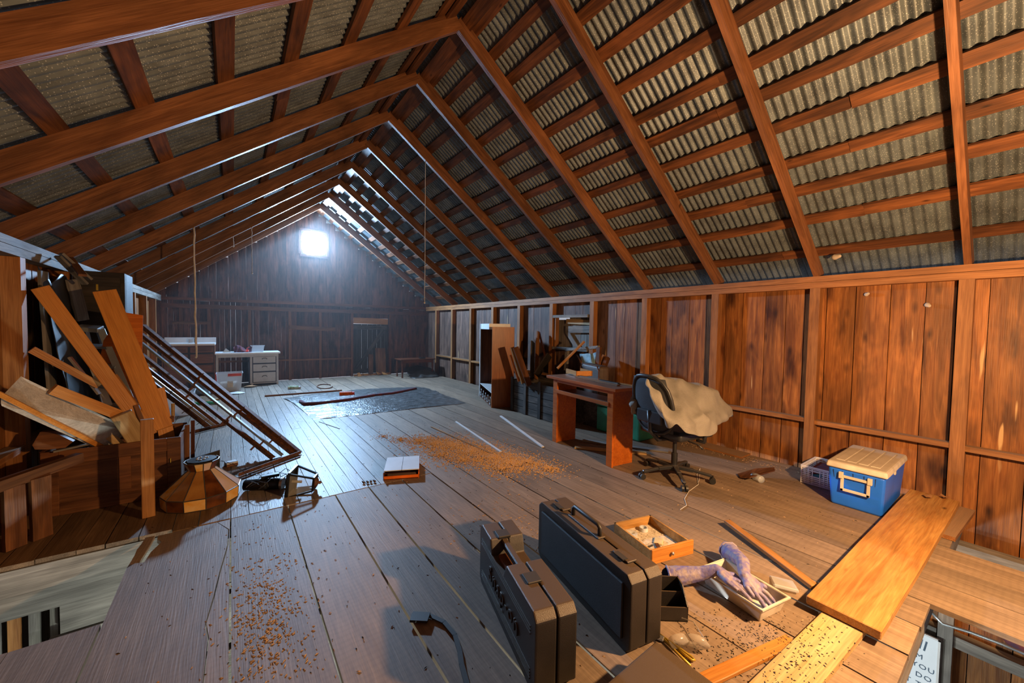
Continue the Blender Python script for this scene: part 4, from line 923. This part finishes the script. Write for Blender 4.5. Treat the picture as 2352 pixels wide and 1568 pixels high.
pl('orange-brown batten slanting across the white-topped panel',(120,893),4.2,(272,952),4.4,.075,.04,'honey',ct='batten',nm='leaning_batten')
pl('splintered pale batten lying under the slanting batten in the pile',(172,950),4.42,(285,1024),4.46,.05,.03,'pale',ct='batten',nm='leaning_batten',rag=.003)
pl('short thick block of light board at the front of the pile',(278,950),4.35,(322,1018),4.42,.13,.05,'pale',ct='block',nm='wood_block',bevel=.004)
pl('small grey-brown stick lying on the orange veneer sheet',(262,862),4.8,(312,932),4.72,.045,.02,'stud',ct='stick',nm='wood_stick')
pl('dark narrow stick crossing in front of the wide orange board',(312,930),4.62,(345,1010),4.55,.03,.02,'brown',ct='stick',nm='wood_stick')
tag(G().poly3([PY(48,864,4.15),PY(2,912,3.95),PY(2,926,3.93),PY(232,1030,4.45),PY(300,985,4.5)],.02,(0,.5,-1)).build('wide_panel','lit_pale'),'wide pale-topped wooden panel slanting out of the chest to the left wall','panel')
tag(G().poly3([PY(2,912,3.93),PY(232,1030,4.43),PY(240,1022,4.43),PY(2,898,3.93)],.03,(0,-1,.2)).build('edge_board','honey'),'orange board edge running along the lower side of the pale-topped panel','board')
tag(G().poly3([PY(*p,5.12) for p in [(268,714),(329,724),(326,840),(318,920),(318,1000),(290,985),(258,905),(238,860),(232,815),(238,782),(252,762),(266,745)]],.008,(0,-1,0)).build('veneer_sheet','orange'),'bright orange curved plywood sheet behind the wide orange board','plywood')
# tall dark cupboard, black cloth, ladder
m=Matrix.Translation((-1.25,5.55,0)); r=TM('dark_cupboard','tall narrow dark stained cupboard behind the leaning boards at the left wall','cupboard',m)
G(m).bb((0,.02,0),(.36,.42,1.99),m).build('cupboard_body','darkwood',r,bevel=.004)
for z0_,z1_ in ((.05,1.0),(1.04,1.94)): G(m).bb((.03,0,z0_),(.33,.02,z1_),m).build('door','darkwood',r,bevel=.003)
G(m).bb((.16,-.004,1.8),(.175,.0,1.86),m).build('keyhole_plate','yellow',r)
rows=[[V((-1.26,4.78+q*.26,1.93-.1*(q%2))) for q in range(4)],[V((-1.2,4.8+q*.25,1.4)) for q in range(4)],[V((-1.13,4.82+q*.24,.8)) for q in range(4)],[V((-1.05,4.85+q*.22,.3)) for q in range(4)]]
tag(cloth('hanging_cloth',rows,'rubber',amp=.03),'black cloth hanging on the left wall behind the leaning boards','cloth')
for i,(a,b,mt,lb) in enumerate(((( 132,588),(196,652),'grey','thin grey stick poking over the left wall plate'),((140,582),(208,642),'grey','second thin grey stick beside it over the left wall plate'),((160,592),(190,632),'brown','short reddish stick wedged between the grey sticks at the wall plate'))):
    plank('wood_stick',lb,'stick',PX(*a,-1.20),PX(*b,-1.08+.03*i),.05,.02,mt)
plank('weathered_board','weathered whitish board standing against the left wall behind the slanting boards','board',PX(98,622,-1.25),PX(122,905,-1.22),.17,.02,'grey',up=(1,0,0),rag=.006)
plank('weathered_board','narrow weathered grey board hanging from the left wall plate by the black cloth','board',PX(166,640,-1.2),PX(190,735,-1.15),.12,.02,'grey',up=(.9,-.4,0),rag=.006)
r=TM('step_ladder','grey metal step ladder leaning behind the orange boards','ladder',Matrix.Translation(PY(205,755,5.2)))
A=PY(178,752,5.22);B=PY(232,756,5.18)
G().beam(A,B,.10,.04,(0,-.3,1)).build('top_cap','alu',r,bevel=.004)
A2=PY(262,960,4.95);B2=PY(318,960,4.9)
G().beam(A,A2,.05,.025,(0,-1,.3)).build('ladder_rail','alu',r); G().beam(B,B2,.05,.025,(0,-1,.3)).build('ladder_rail','alu',r)
for t in (.2,.42,.64,.86): G().beam(A.lerp(A2,t),B.lerp(B2,t),.07,.02,(0,-.3,1)).build('step','alu',r)
G().beam(A+V((.02,.15,0)),A2+V((-.1,.25,0)),.03,.02).build('rear_strut','alu',r); G().beam(B+V((-.05,.15,-.0)),B2+V((-.12,.25,0)),.03,.02).build('rear_strut','alu',r)
plank('curved_metal_strip','shiny blue-white metal strip lying low in the pile above the chest','strip',PY(160,820,4.75),PY(228,905,4.7),.035,.015,'alu')
# low left: chest end, curved wood
m=Matrix.Translation((-1.27,3.80,0)); r=TM('wooden_box','brown slatted wooden box at the very left edge, in front of the chest','box',m)
for k in range(3): board('slat',m@V((.02+.09*k,.0+.09*k,.0)),m@V((.02+.09*k,.0+.09*k,.40+.01*k)),.10,.03,'brown',r,up=(.7,-.7,0),rag=.002)
board('top_rail',m@V((-.02,-.05,.43)),m@V((.34,.40,.47)),.06,.07,'brown',r)
tag(G().poly3([PY(*p,4.30) for p in [(74,1022),(92,992),(125,993),(168,1014),(150,1028),(110,1032),(80,1032)]],.05,(0,1,0)).build('curved_offcut','brown'),'curved brown wood offcut on the left end of the chest','offcut')
plank('white_edge_strip','thin white-edged strip lying along the chest top','strip',PY(122,1037,4.34),PY(210,1018,4.40),.03,.012,'grey')
m=Matrix.Translation(PY(385,960,4.9)); r=TM('wooden_mallet','small wooden mallet with upright handle behind the chest corner','mallet',m)
G(m).bb((-.07,-.03,-.04),(.05,.03,.02),m).build('mallet_head','brown',r,bevel=.004); G(m).tube([m@V((.04,0,0)),m@V((.04,0,.14))],.014,8).build('handle','pale',r)

# ---------------------------------------------------------------- bed frames (angle iron)
def frame_rails(lb,rails,bar,yt,mats):
    r=TM('bed_frame',lb,'bed frame',Matrix.Translation(PZ(*bar[0])))
    for i,(a,b,w_) in enumerate(rails):
        A=PZ(*a,.02); B=PY(*b,yt); d_=(B-A).normalized(); s_=d_.cross(V((0,0,1))).normalized(); u_=s_.cross(d_)
        G().beam(A,B,w_,.005,u_).beam(A-s_*w_/2-u_*w_/2,B-s_*w_/2-u_*w_/2,.005,w_,u_).build('side_rail',mats[i%len(mats)],r)
        for t in (.12,.34,.6):
            p=A.lerp(B,t); G().beam(p,p-u_*.07-s_*.05,.03,.006,d_).build('bracket','rust',r)
    G().beam(PZ(*bar[0],.02),PZ(*bar[1],.02),.045,.005).beam(PZ(*bar[0],.035),PZ(*bar[1],.035),.005,.035).build('cross_bar','rust',r)
    return r
frame_rails('rusty iron bed frame leaning up to the left, its lower bar behind the glass lampshade',[((691,1038),(330,745),.045),((676,1040),(326,765),.035),((650,1044),(327,786),.022),((630,1050),(327,812),.035)],((691,1038),(548,1090)),6.5,['rust','rust','alu','rust'])
frame_rails('second iron bed frame with white painted rails leaning left of the larger one',[((508,974),(327,833),.04),((495,976),(327,845),.03),((483,979),(327,856),.045)],((522,972),(447,990)),7.1,['rust','alu','rust'])
for i,(px,py,yy) in enumerate(((370,797,6.35),(462,881,5.95))):
    p=PY(px,py,yy); pass

# ---------------------------------------------------------------- stained glass lampshade
c0=V((-.215,4.12,0)); m=Matrix.Translation(c0); r=TM('glass_lampshade','twelve-sided stained glass lampshade in amber and brown standing on the floor','lampshade',m)
prof=[(.262,.005),(.268,.095),(.088,.265),(.118,.335)]
NS=12
def vtx(k,j): a=6.28318*(k+.25)/NS; return m@V((prof[j][0]*math.cos(a),prof[j][0]*math.sin(a),prof[j][1]))
for j in range(3):
    st=1
    for k in range(NS):
        mt=['goldl','goldd'][k%2] if j!=1 else ['goldm','goldd','gold','goldd2'][k%4]
        if j==1 and k in (10,11): mt='pearl'
        if j==2: mt='pearl' if k%3==0 else ('goldd' if k%3==1 else 'gold')
        p=[vtx(k,j),vtx(k+1,j),vtx(k+1,j+1),vtx(k,j+1)]; nr=((p[0]+p[1])/2-c0); nr.z=0
        G().poly3(p,.003,nr).build('glass_pane',mt,r)
g=G()
for k in range(NS):
    for j in range(3): g.tube([vtx(k,j),vtx(k,j+1)],.0045,6)
    for j in range(4): g.tube([vtx(k,j),vtx(k+1,j)],.0045,6)
g.build('lead_came','cobble',r)
G(m).lathe([(.0,.335),(.098,.338),(.10,.345),(.0,.352)],20,m).build('top_cap','ironblack',r)
g=G()
for k in range(7): a=k*.9; g.lathe([(0,0),(.011,.002),(.0,.008)],8,m@Matrix.Translation((.06*math.cos(a)*R(.4,1),.06*math.sin(a)*R(.4,1),.35)))
tag(g.build('white_pebbles','paper'),'few small pale pebbles lying on the cap of the glass lampshade','pebbles',kind='stuff')
tag(G().poly3([PY(450,1050,4.5),PY(505,1033,4.5),PY(505,1076,4.5),PY(450,1090,4.5)],.012,(0,1,0)).build('dark_plywood','darkwood'),'small dark panel standing on the floor behind the glass lampshade','panel')
# ---------------------------------------------------------------- chain, smoke tube, lantern
a,b=V((.08,4.12,.05)),V((.36,3.98,.05))
r=TM('lamp_chimney','dark glossy metal lamp tube lying on the floor among tangled chain','lamp part',Matrix.Translation((a.x,a.y,0)))
G().tube([a,a.lerp(b,.5),b],[.045,.05,.046],18).build('tube_body','ironblack',r,smooth=True); G().tube([b-(b-a)*.05,b+(b-a)*.02],.052,18).build('end_collar','steel',r)
g=G(); pts=[c0+V((.09,-.02,.33)),V((0,4.08,.27)),V((.1,4.12,.14)),V((.22,4.13,.11)),V((.33,4.1,.12)),V((.45,4.05,.08))]
for i in range(len(pts)-1):
    for q in range(7):
        p=pts[i].lerp(pts[i+1],q/7); d_=(pts[i+1]-pts[i]).normalized(); n_=d_.cross(V((0,0,1))).normalized() if q%2 else V((0,0,1)); 
        g.tube([p+d_*.011*math.cos(t)+n_*.007*math.sin(t) for t in [w_*1.047 for w_ in range(7)]],.0018,4,False)
tag(g.build('lamp_chain','ironblack'),'black chain running from the glass lampshade to the fallen lantern','chain')
g=G()
for i in range(7):
    c=V((R(.15,.42),R(3.95,4.15),R(.04,.12))); ph=R(0,6); g.tube([c+V((R(.03,.09)*math.cos(t+ph),R(.03,.07)*math.sin(t*1.3),.03*math.sin(t*1.7))) for t in [q*.6 for q in range(11)]],.003,5)
tag(g.build('tangled_cable','rubber'),'tangle of thin black cable around the lamp tube','cable')
G().bb((.2,4.04,.10),(.34,4.10,.125)).build('canopy_plate','ironblack',r,bevel=.003)
lc=V((.42,3.86,.095)); d_=V((.9,-.42,-.10)).normalized(); x_=V((0,0,1)); x_=(x_-d_*x_.dot(d_)).normalized(); y_=d_.cross(x_)
m=Matrix(((x_.x,y_.x,d_.x,lc.x),(x_.y,y_.y,d_.y,lc.y),(x_.z,y_.z,d_.z,lc.z),(0,0,0,1))); r=TM('lantern','fallen square black metal lantern lying on its side with glass panes','lantern',m)
a_,b_,h_=.105,.055,.19; cs=[(-1,-1),(1,-1),(1,1),(-1,1)]
for i in range(4):
    p,q=cs[i],cs[(i+1)%4]
    G().beam(m@V((p[0]*a_,p[1]*a_,0)),m@V((p[0]*b_,p[1]*b_,h_)),.014,.014).beam(m@V((p[0]*a_,p[1]*a_,0)),m@V((q[0]*a_,q[1]*a_,0)),.02,.02).beam(m@V((p[0]*b_,p[1]*b_,h_)),m@V((q[0]*b_,q[1]*b_,h_)),.014,.014).build('lantern_bar','ironblack',r)
    if i!=1: G().poly3([m@V((p[0]*a_*.9,p[1]*a_*.9,.01)),m@V((q[0]*a_*.9,q[1]*a_*.9,.01)),m@V((q[0]*b_*.9,q[1]*b_*.9,h_)),m@V((p[0]*b_*.9,p[1]*b_*.9,h_))],.002).build('pane','thinglass',r)
G(m).prism([(-a_,-a_),(a_,-a_),(a_,a_),(-a_,a_)],.012,m@Matrix.Translation((0,0,-.012))).build('roof_plate','ironblack',r)
G(m).lathe([(.055,h_),(.03,h_+.025),(.012,h_+.03),(.016,h_+.045),(0,h_+.06)],10,m).build('finial','rust',r,smooth=True)
G(m).tube([m@V((0,0,0)),m@V((0,0,.08))],.012,8).build('candle_tube','cream',r); G(m).tube([m@V((0,0,-.02)),m@V((0,0,-.05))],.02,10).build('socket_neck','ironblack',r)

# ================================================================ FAR END
m=Matrix.Translation((-1.22,11.0,0)); r=TM('sink_cabinet','brown vanity cabinet with white sink top in the far left corner','cabinet',m); vw,vd,vh=.9,.6,.98
G(m).bb((0,.02,0),(vw,vd,vh),m).build('cabinet_body','cabinet',r); G(m).bb((.02,.012,.05),(.88,.021,.95),m).build('drawer_shade_plate','darkwood',r); G(m).bb((-.01,-.02,vh),(vw+.01,vd,vh+.045),m).build('sink_top','whitelam',r,bevel=.006); G(m).bb((-.01,vd-.04,vh+.04),(vw+.01,vd,vh+.16),m).build('backsplash','whitelam',r,bevel=.004)  # dark plate behind the drawer fronts draws the shade between them
for a,b in ((.03,.43),(.47,.87)):
    for z0_,z1_ in ((.82,.94),):
        f=G(m).bb((a,0,z0_),(b,.02,z1_),m).build('drawer','cabinet',r,bevel=.004); G(m).bb((a+.03,-.006,z0_+.025),(b-.03,.002,z1_-.025),m).build('drawer_panel','brown',f,bevel=.003)
for z0_,z1_ in ((.58,.78),(.36,.54),(.06,.32)):
    f=G(m).bb((.47,0,z0_),(.87,.02,z1_),m).build('drawer','cabinet',r,bevel=.004); G(m).bb((.50,-.006,z0_+.03),(.84,.002,z1_-.03),m).build('drawer_panel','cabinet',f,bevel=.003)
f=G(m).bb((.03,0,.06),(.43,.02,.78),m).build('door','cabinet',r,bevel=.004); G(m).bb((.08,-.006,.12),(.38,.002,.72),m).build('door_panel','cabinet',f,bevel=.003)
fa=G(m).tube([m@V((.53,.4,vh+.04)),m@V((.53,.4,vh+.14)),m@V((.53,.36,vh+.17)),m@V((.53,.28,vh+.15))],.014,10).build('faucet','steel',r,smooth=True)
G(m).bb((.42,.36,vh+.04),(.5,.42,vh+.13),m).build('soap_box','beige',r,bevel=.004)
m=Matrix.Translation((-.32,11.0,0)); r=TM('writing_desk','off-white painted desk with three drawers and white top against the far wall','desk',m)
G(m).bb((0,-.02,.76),(1.28,.58,.80),m).build('desktop','whitelam',r,bevel=.005); G(m).bb((.02,.0,.69),(1.24,.02,.76),m).build('apron','beige',r)
G(m).bb((.66,.02,.04),(1.24,.56,.76),m).build('pedestal','beige',r,bevel=.003); G(m).bb((.64,.02,.04),(.66,.56,.76),m).build('inner_side','navy',r)
for z0_,z1_ in ((.54,.70),(.34,.51),(.08,.31)):
    G(m).bb((.705,.012,z0_-.014),(1.195,.021,z1_+.014),m).build('drawer_shade_plate','navy',r)  # dark plate stands in for the shade line round each drawer
    f=G(m).bb((.72,0,z0_),(1.18,.022,z1_),m).build('drawer','beige',r,bevel=.004); zc=(z0_+z1_)/2+.02
    G(m).tube([m@V((.90,-.002,zc-.01)),m@V((.92,-.02,zc+.014)),m@V((.98,-.02,zc+.014)),m@V((1.0,-.002,zc-.01))],.007,6).build('cup_pull','ironblack',f)
for xx in (.015,): 
    for yy in (.03,.53): G(m).bb((xx,yy,0),(xx+.04,yy+.04,.76),m).build('leg','beige',r)
for xx in (.68,1.2):
    for yy in (.03,.53): G(m).bb((xx,yy,0),(xx+.04,yy+.03,.05),m).build('foot','beige',r)
dt=m
rows=[[m@V((.34+.12*q,.30,.805+.09*math.sin(q*1.1))) for q in range(4)],[m@V((.34+.12*q,.15,.84+.14*abs(math.sin(q*1.3+.6)))) for q in range(4)],[m@V((.34+.12*q,.04,.807)) for q in range(4)]]
tag(cloth('dark_clothes',rows,'darkcloth',amp=.03,fr=9),'heap of dark clothes on the white desk at the far wall','clothes')
tag(cloth('red_cloth',[[m@V((.60,.2,.9)),m@V((.66,.2,.93))],[m@V((.57,.03,.81)),m@V((.63,.03,.82))]],'red',amp=.01),'small red-orange cloth hanging from the dark clothes heap','cloth')
tag(G().poly3([m@V((.14,.1,.805)),m@V((.30,.1,.805)),m@V((.2,.14,.90))],.02,(0,-1,0)).build('crumpled_paper','tancloth'),'crumpled tan paper peak at the left of the white desk','paper')
r=TM('storage_tray','grey translucent plastic box on the right half of the white desk','box',m@Matrix.Translation((.7,.1,.8)))
trayshell(G(),m@Matrix.Translation((.69,.1,.80)),0,0,.26,.22,.15,.006).build('tray_body','clear',r)
def tote(nm,lb,m,l,w_,h_,lidc=None):
    r=TM(nm,lb,'bin',m); trayshell(G(m),m,0,0,l,w_,h_,.02).build('bin_body','clear',r); return r
m=Matrix.Translation((-.26,10.25,0)); r=tote('storage_bin','clear plastic storage bin with red lid pieces inside, under the white desk',m,.42,.35,.40)
G(m).bb((.18,-.02,.34),(.42,.0,.40),m@Matrix.Rotation(.0,4,'Z')).build('red_strip','red',r); G(m).bb((-.035,-.02,.03),(-.02,.3,.40),m).build('red_lid','red',r)
lb_=G(m).bb((.17,-.002,.10),(.27,.012,.24),m).build('paper_label','cream',r)
G(m).bb((.03,.03,.02),(.38,.3,.2),m).build('packed_contents','tancloth',r,bevel=.02)
m=Matrix.Translation((-1.15,8.0,0)); tote('storage_bin','pale blue translucent bin behind the iron bed frames at the left',m,.62,.45,.36)
o=PZ(480,925,.03); tag(G().tube([o+V((-.45,.1,0)),o+V((0,0,0)),o+V((.15,-.05,0))],.025,8).build('green_tube','green',smooth=True),'green tube-shaped tool lying on the floor beside the pale blue bin','tool')
plank('yellow_strip','short yellowish stick lying beside the green tool','stick',PZ(475,922,.02),PZ(505,915,.02),.04,.03,'pale')
rows=[[V((-.75,10.4,.02)),V((-.6,10.5,.3)),V((-.36,10.5,.32))],[V((-.75,10.2,.02)),V((-.58,10.2,.22)),V((-.36,10.15,.2))],[V((-.7,10.0,.01)),V((-.55,9.95,.04)),V((-.36,9.95,.02))]]
tag(cloth('black_bag',rows,'rubber',amp=.03),'black bag slumped between the vanity cabinet and the red-lidded bin','bag')
for i,(px,py,lb) in enumerate(((575,888,'brown torn board scrap in front of the white desk'),(545,903,'white crumpled paper scrap before the clear storage bin'))):
    c=PZ(px,py,.012); tag(G().add([c+V((math.cos(q)*.14,math.sin(q)*.09,R(0,.03))) for q in range(6)]+[c+V((0,0,.04))],[(q,(q+1)%6,6) for q in range(6)]).build('paper_scrap','leaf' if i==0 else 'paper'),lb,'scrap')
# side table in the far right corner
m=Matrix.Translation((3.85,10.55,0))@Matrix.Rotation(.0,4,'Z'); r=TM('side_table','low dark wooden table with turned legs in the far right corner','table',m)
G(m).bb((0,0,.50),(1.05,.55,.53),m).build('tabletop','cherry',r,bevel=.005); G(m).bb((.05,.04,.42),(1.0,.06,.50),m).build('apron','cherry',r)
for xx,yy in ((.06,.06),(.98,.06),(.06,.49),(.98,.49)): G(m).lathe([(.028,0),(.02,.1),(.032,.16),(.02,.22),(.03,.34),(.03,.5)],10,m@Matrix.Translation((xx,yy,0))).build('leg','cherry',r)
tag(G(m).bb((.6,.1,.531),(.78,.2,.56),m).build('dark_gadget','ironblack',bevel=.01),'small dark gadget lying on the low corner table','gadget')
rows=[[V((4.1,10.9,.25)),V((4.5,11.0,.3)),V((4.9,10.9,.22))],[V((4.05,10.6,.1)),V((4.5,10.6,.2)),V((4.9,10.55,.12))],[V((4.1,10.35,.005)),V((4.5,10.3,.01)),V((4.95,10.3,.01))]]
tag(cloth('dark_tarpaulin',rows,'rubber',amp=.04),'dark tarpaulin heap under the low corner table','tarpaulin')
# flowered debris at the door threshold
for i,px in enumerate((835,850,866,884,900)):
    c=V((2.95+.19*i,11.5,.0)); tag(G().add([c+V((R(-.1,.1),R(-.04,.04),R(.0,.12))) for _ in range(6)],[(0,1,2),(2,3,4),(3,4,5),(0,2,5),(1,3,5)]).build('splinter_scrap','pine'),['leftmost','second','middle','fourth','rightmost'][i]+' of the five splintered board scraps on the plank door sill','scrap','splinters at the plank door')
# ---------------------------------------------------------------- hanging cords
for i,(a,b,yy,rr,lb) in enumerate((((446,486),(450,820),RY(6),.012,'long frayed pale rope hanging from the left roof slope'),((579,545),(579,628),RY(8),.008,'short white cord hanging left of the bright gable window'),((536,522),(536,566),RY(8),.007,'shortest white cord hanging from the left slope'),((976,455),(976,695),RY(5),.006,'straight white cord hanging from the right roof slope'))):
    A,B=PY(*a,yy),PY(*b,yy); A.z=HP+(((A.x-WL)*(HR-HP)/(XR-WL)) if A.x<XR else (WR-A.x)*slope)+.01; A.x=B.x=(A.x+B.x)/2; n=16; pts=[A.lerp(B,q/n)+V((R(-1,1)*rr*.5,0,0)) for q in range(n+1)]
    rs=[rr*R(.7,1.1) for _ in pts] if i==0 else [rr*.7]*len(pts)
    r=TM('hanging_rope' if i==0 else 'hanging_string',lb,'rope',Matrix.Translation(A)); G().tube(pts,rs,6).build('cord_strand','rope',r,smooth=True)
    G().lathe([(0,-.02),(.016,0),(0,.02)],8,Matrix.Translation(B)).build('end_knot','rope',r)
tag(blob('cotton_wad',[(PX(2130,700,5.14),PX(2134,702,5.13),.022,.016)],.006,'bat',None,1),'small pale fluffy wad stuck high on the right wall boards, rightmost one','wad')
tag(blob('cotton_wad',[(PX(1990,676,5.14),PX(1994,674,5.13),.02,.014)],.006,'bat',None,1),'small pale fluffy wad stuck under the top plate on the right wall','wad')
tag(blob('wasp_nest',[(PX(1918,590,4.95),PX(1928,588,4.93),.03,.018)],.006,'bat',None,1),'small tan nest stuck on the lowest purlin near the right wall plate','nest')
# ---------------------------------------------------------------- storey below, right opening
P1=PX(2157,1472,4.96); m=Matrix(((0,0,-1,P1.x),(-1,0,0,P1.y),(0,1,0,P1.z),(0,0,0,1)))
r=TM('wall_sign','white printed sign with grey-blue lettering hanging on the lower wall, seen through the floor opening','sign',m)
G(m).bb((-.52,-.85,-.012),(0,0,0),m).build('sign_board','sign',r); 
g=G(m).bb((-.53,-.86,-.015),(-.515,.01,.004),m).bb((-.005,-.86,-.015),(.01,.01,.004),m).bb((-.53,-.005,-.015),(.01,.01,.004),m); g.build('sign_frame','white',r)
import itertools
text('lettering','ell',.13,m@Matrix.Translation((-.13,-.14,.002))@Matrix(((1,.3,0,0),(0,1,0,0),(0,0,1,0),(0,0,0,1))),'ink',r)
for i,tx in enumerate(('DREAM','WHEN YOU','DON\'T DO','GREAT TO','DREAM AND','T LESS IS')): text('lettering',tx,.062,m@Matrix.Translation((-.20,-.235-.085*i,.002)),'ink',r,spacing=1.15)
tag(G().tube([PX(2139,1405,4.8),PX(2165,1432,4.8),PX(2230,1452,4.8),PX(2300,1478,4.8),PX(2420,1530,4.8)],.012,8).build('grey_cable','alu',smooth=True),'grey cable strung along the lower wall below the right opening','cable')
tag(blob('dark_bundle',[(PX(2325,1470,4.95),PX(2360,1490,4.95),.05,.06)],.01,'darkcloth',None,2),'dark bundle resting on the lower wall rail below the right opening','bundle')

# ---------------------------------------------------------------- haze added to make the glow round the window
hm=bpy.data.materials.new('glow_haze'); hm.use_nodes=True; nt=hm.node_tree; nt.nodes.remove(nt.nodes['Principled BSDF'])
vs_=nt.nodes.new('ShaderNodeVolumeScatter'); vs_.inputs['Density'].default_value=.012; vs_.inputs['Anisotropy'].default_value=.2
nt.links.new(vs_.outputs[0],nt.nodes['Material Output'].inputs['Volume'])
M['haze']=hm
o=G().poly3([(-1.15,8.3,.1),(4.9,8.3,.1),(4.9,8.3,1.9),(1.84,8.3,4.2),(-1.15,8.3,1.9)],3.3,(0,1,0)).build('glow_haze',hm); o['kind']='stuff'; o['label']='added thin haze standing in for bloom around the bright gable window'; o['category']='haze'
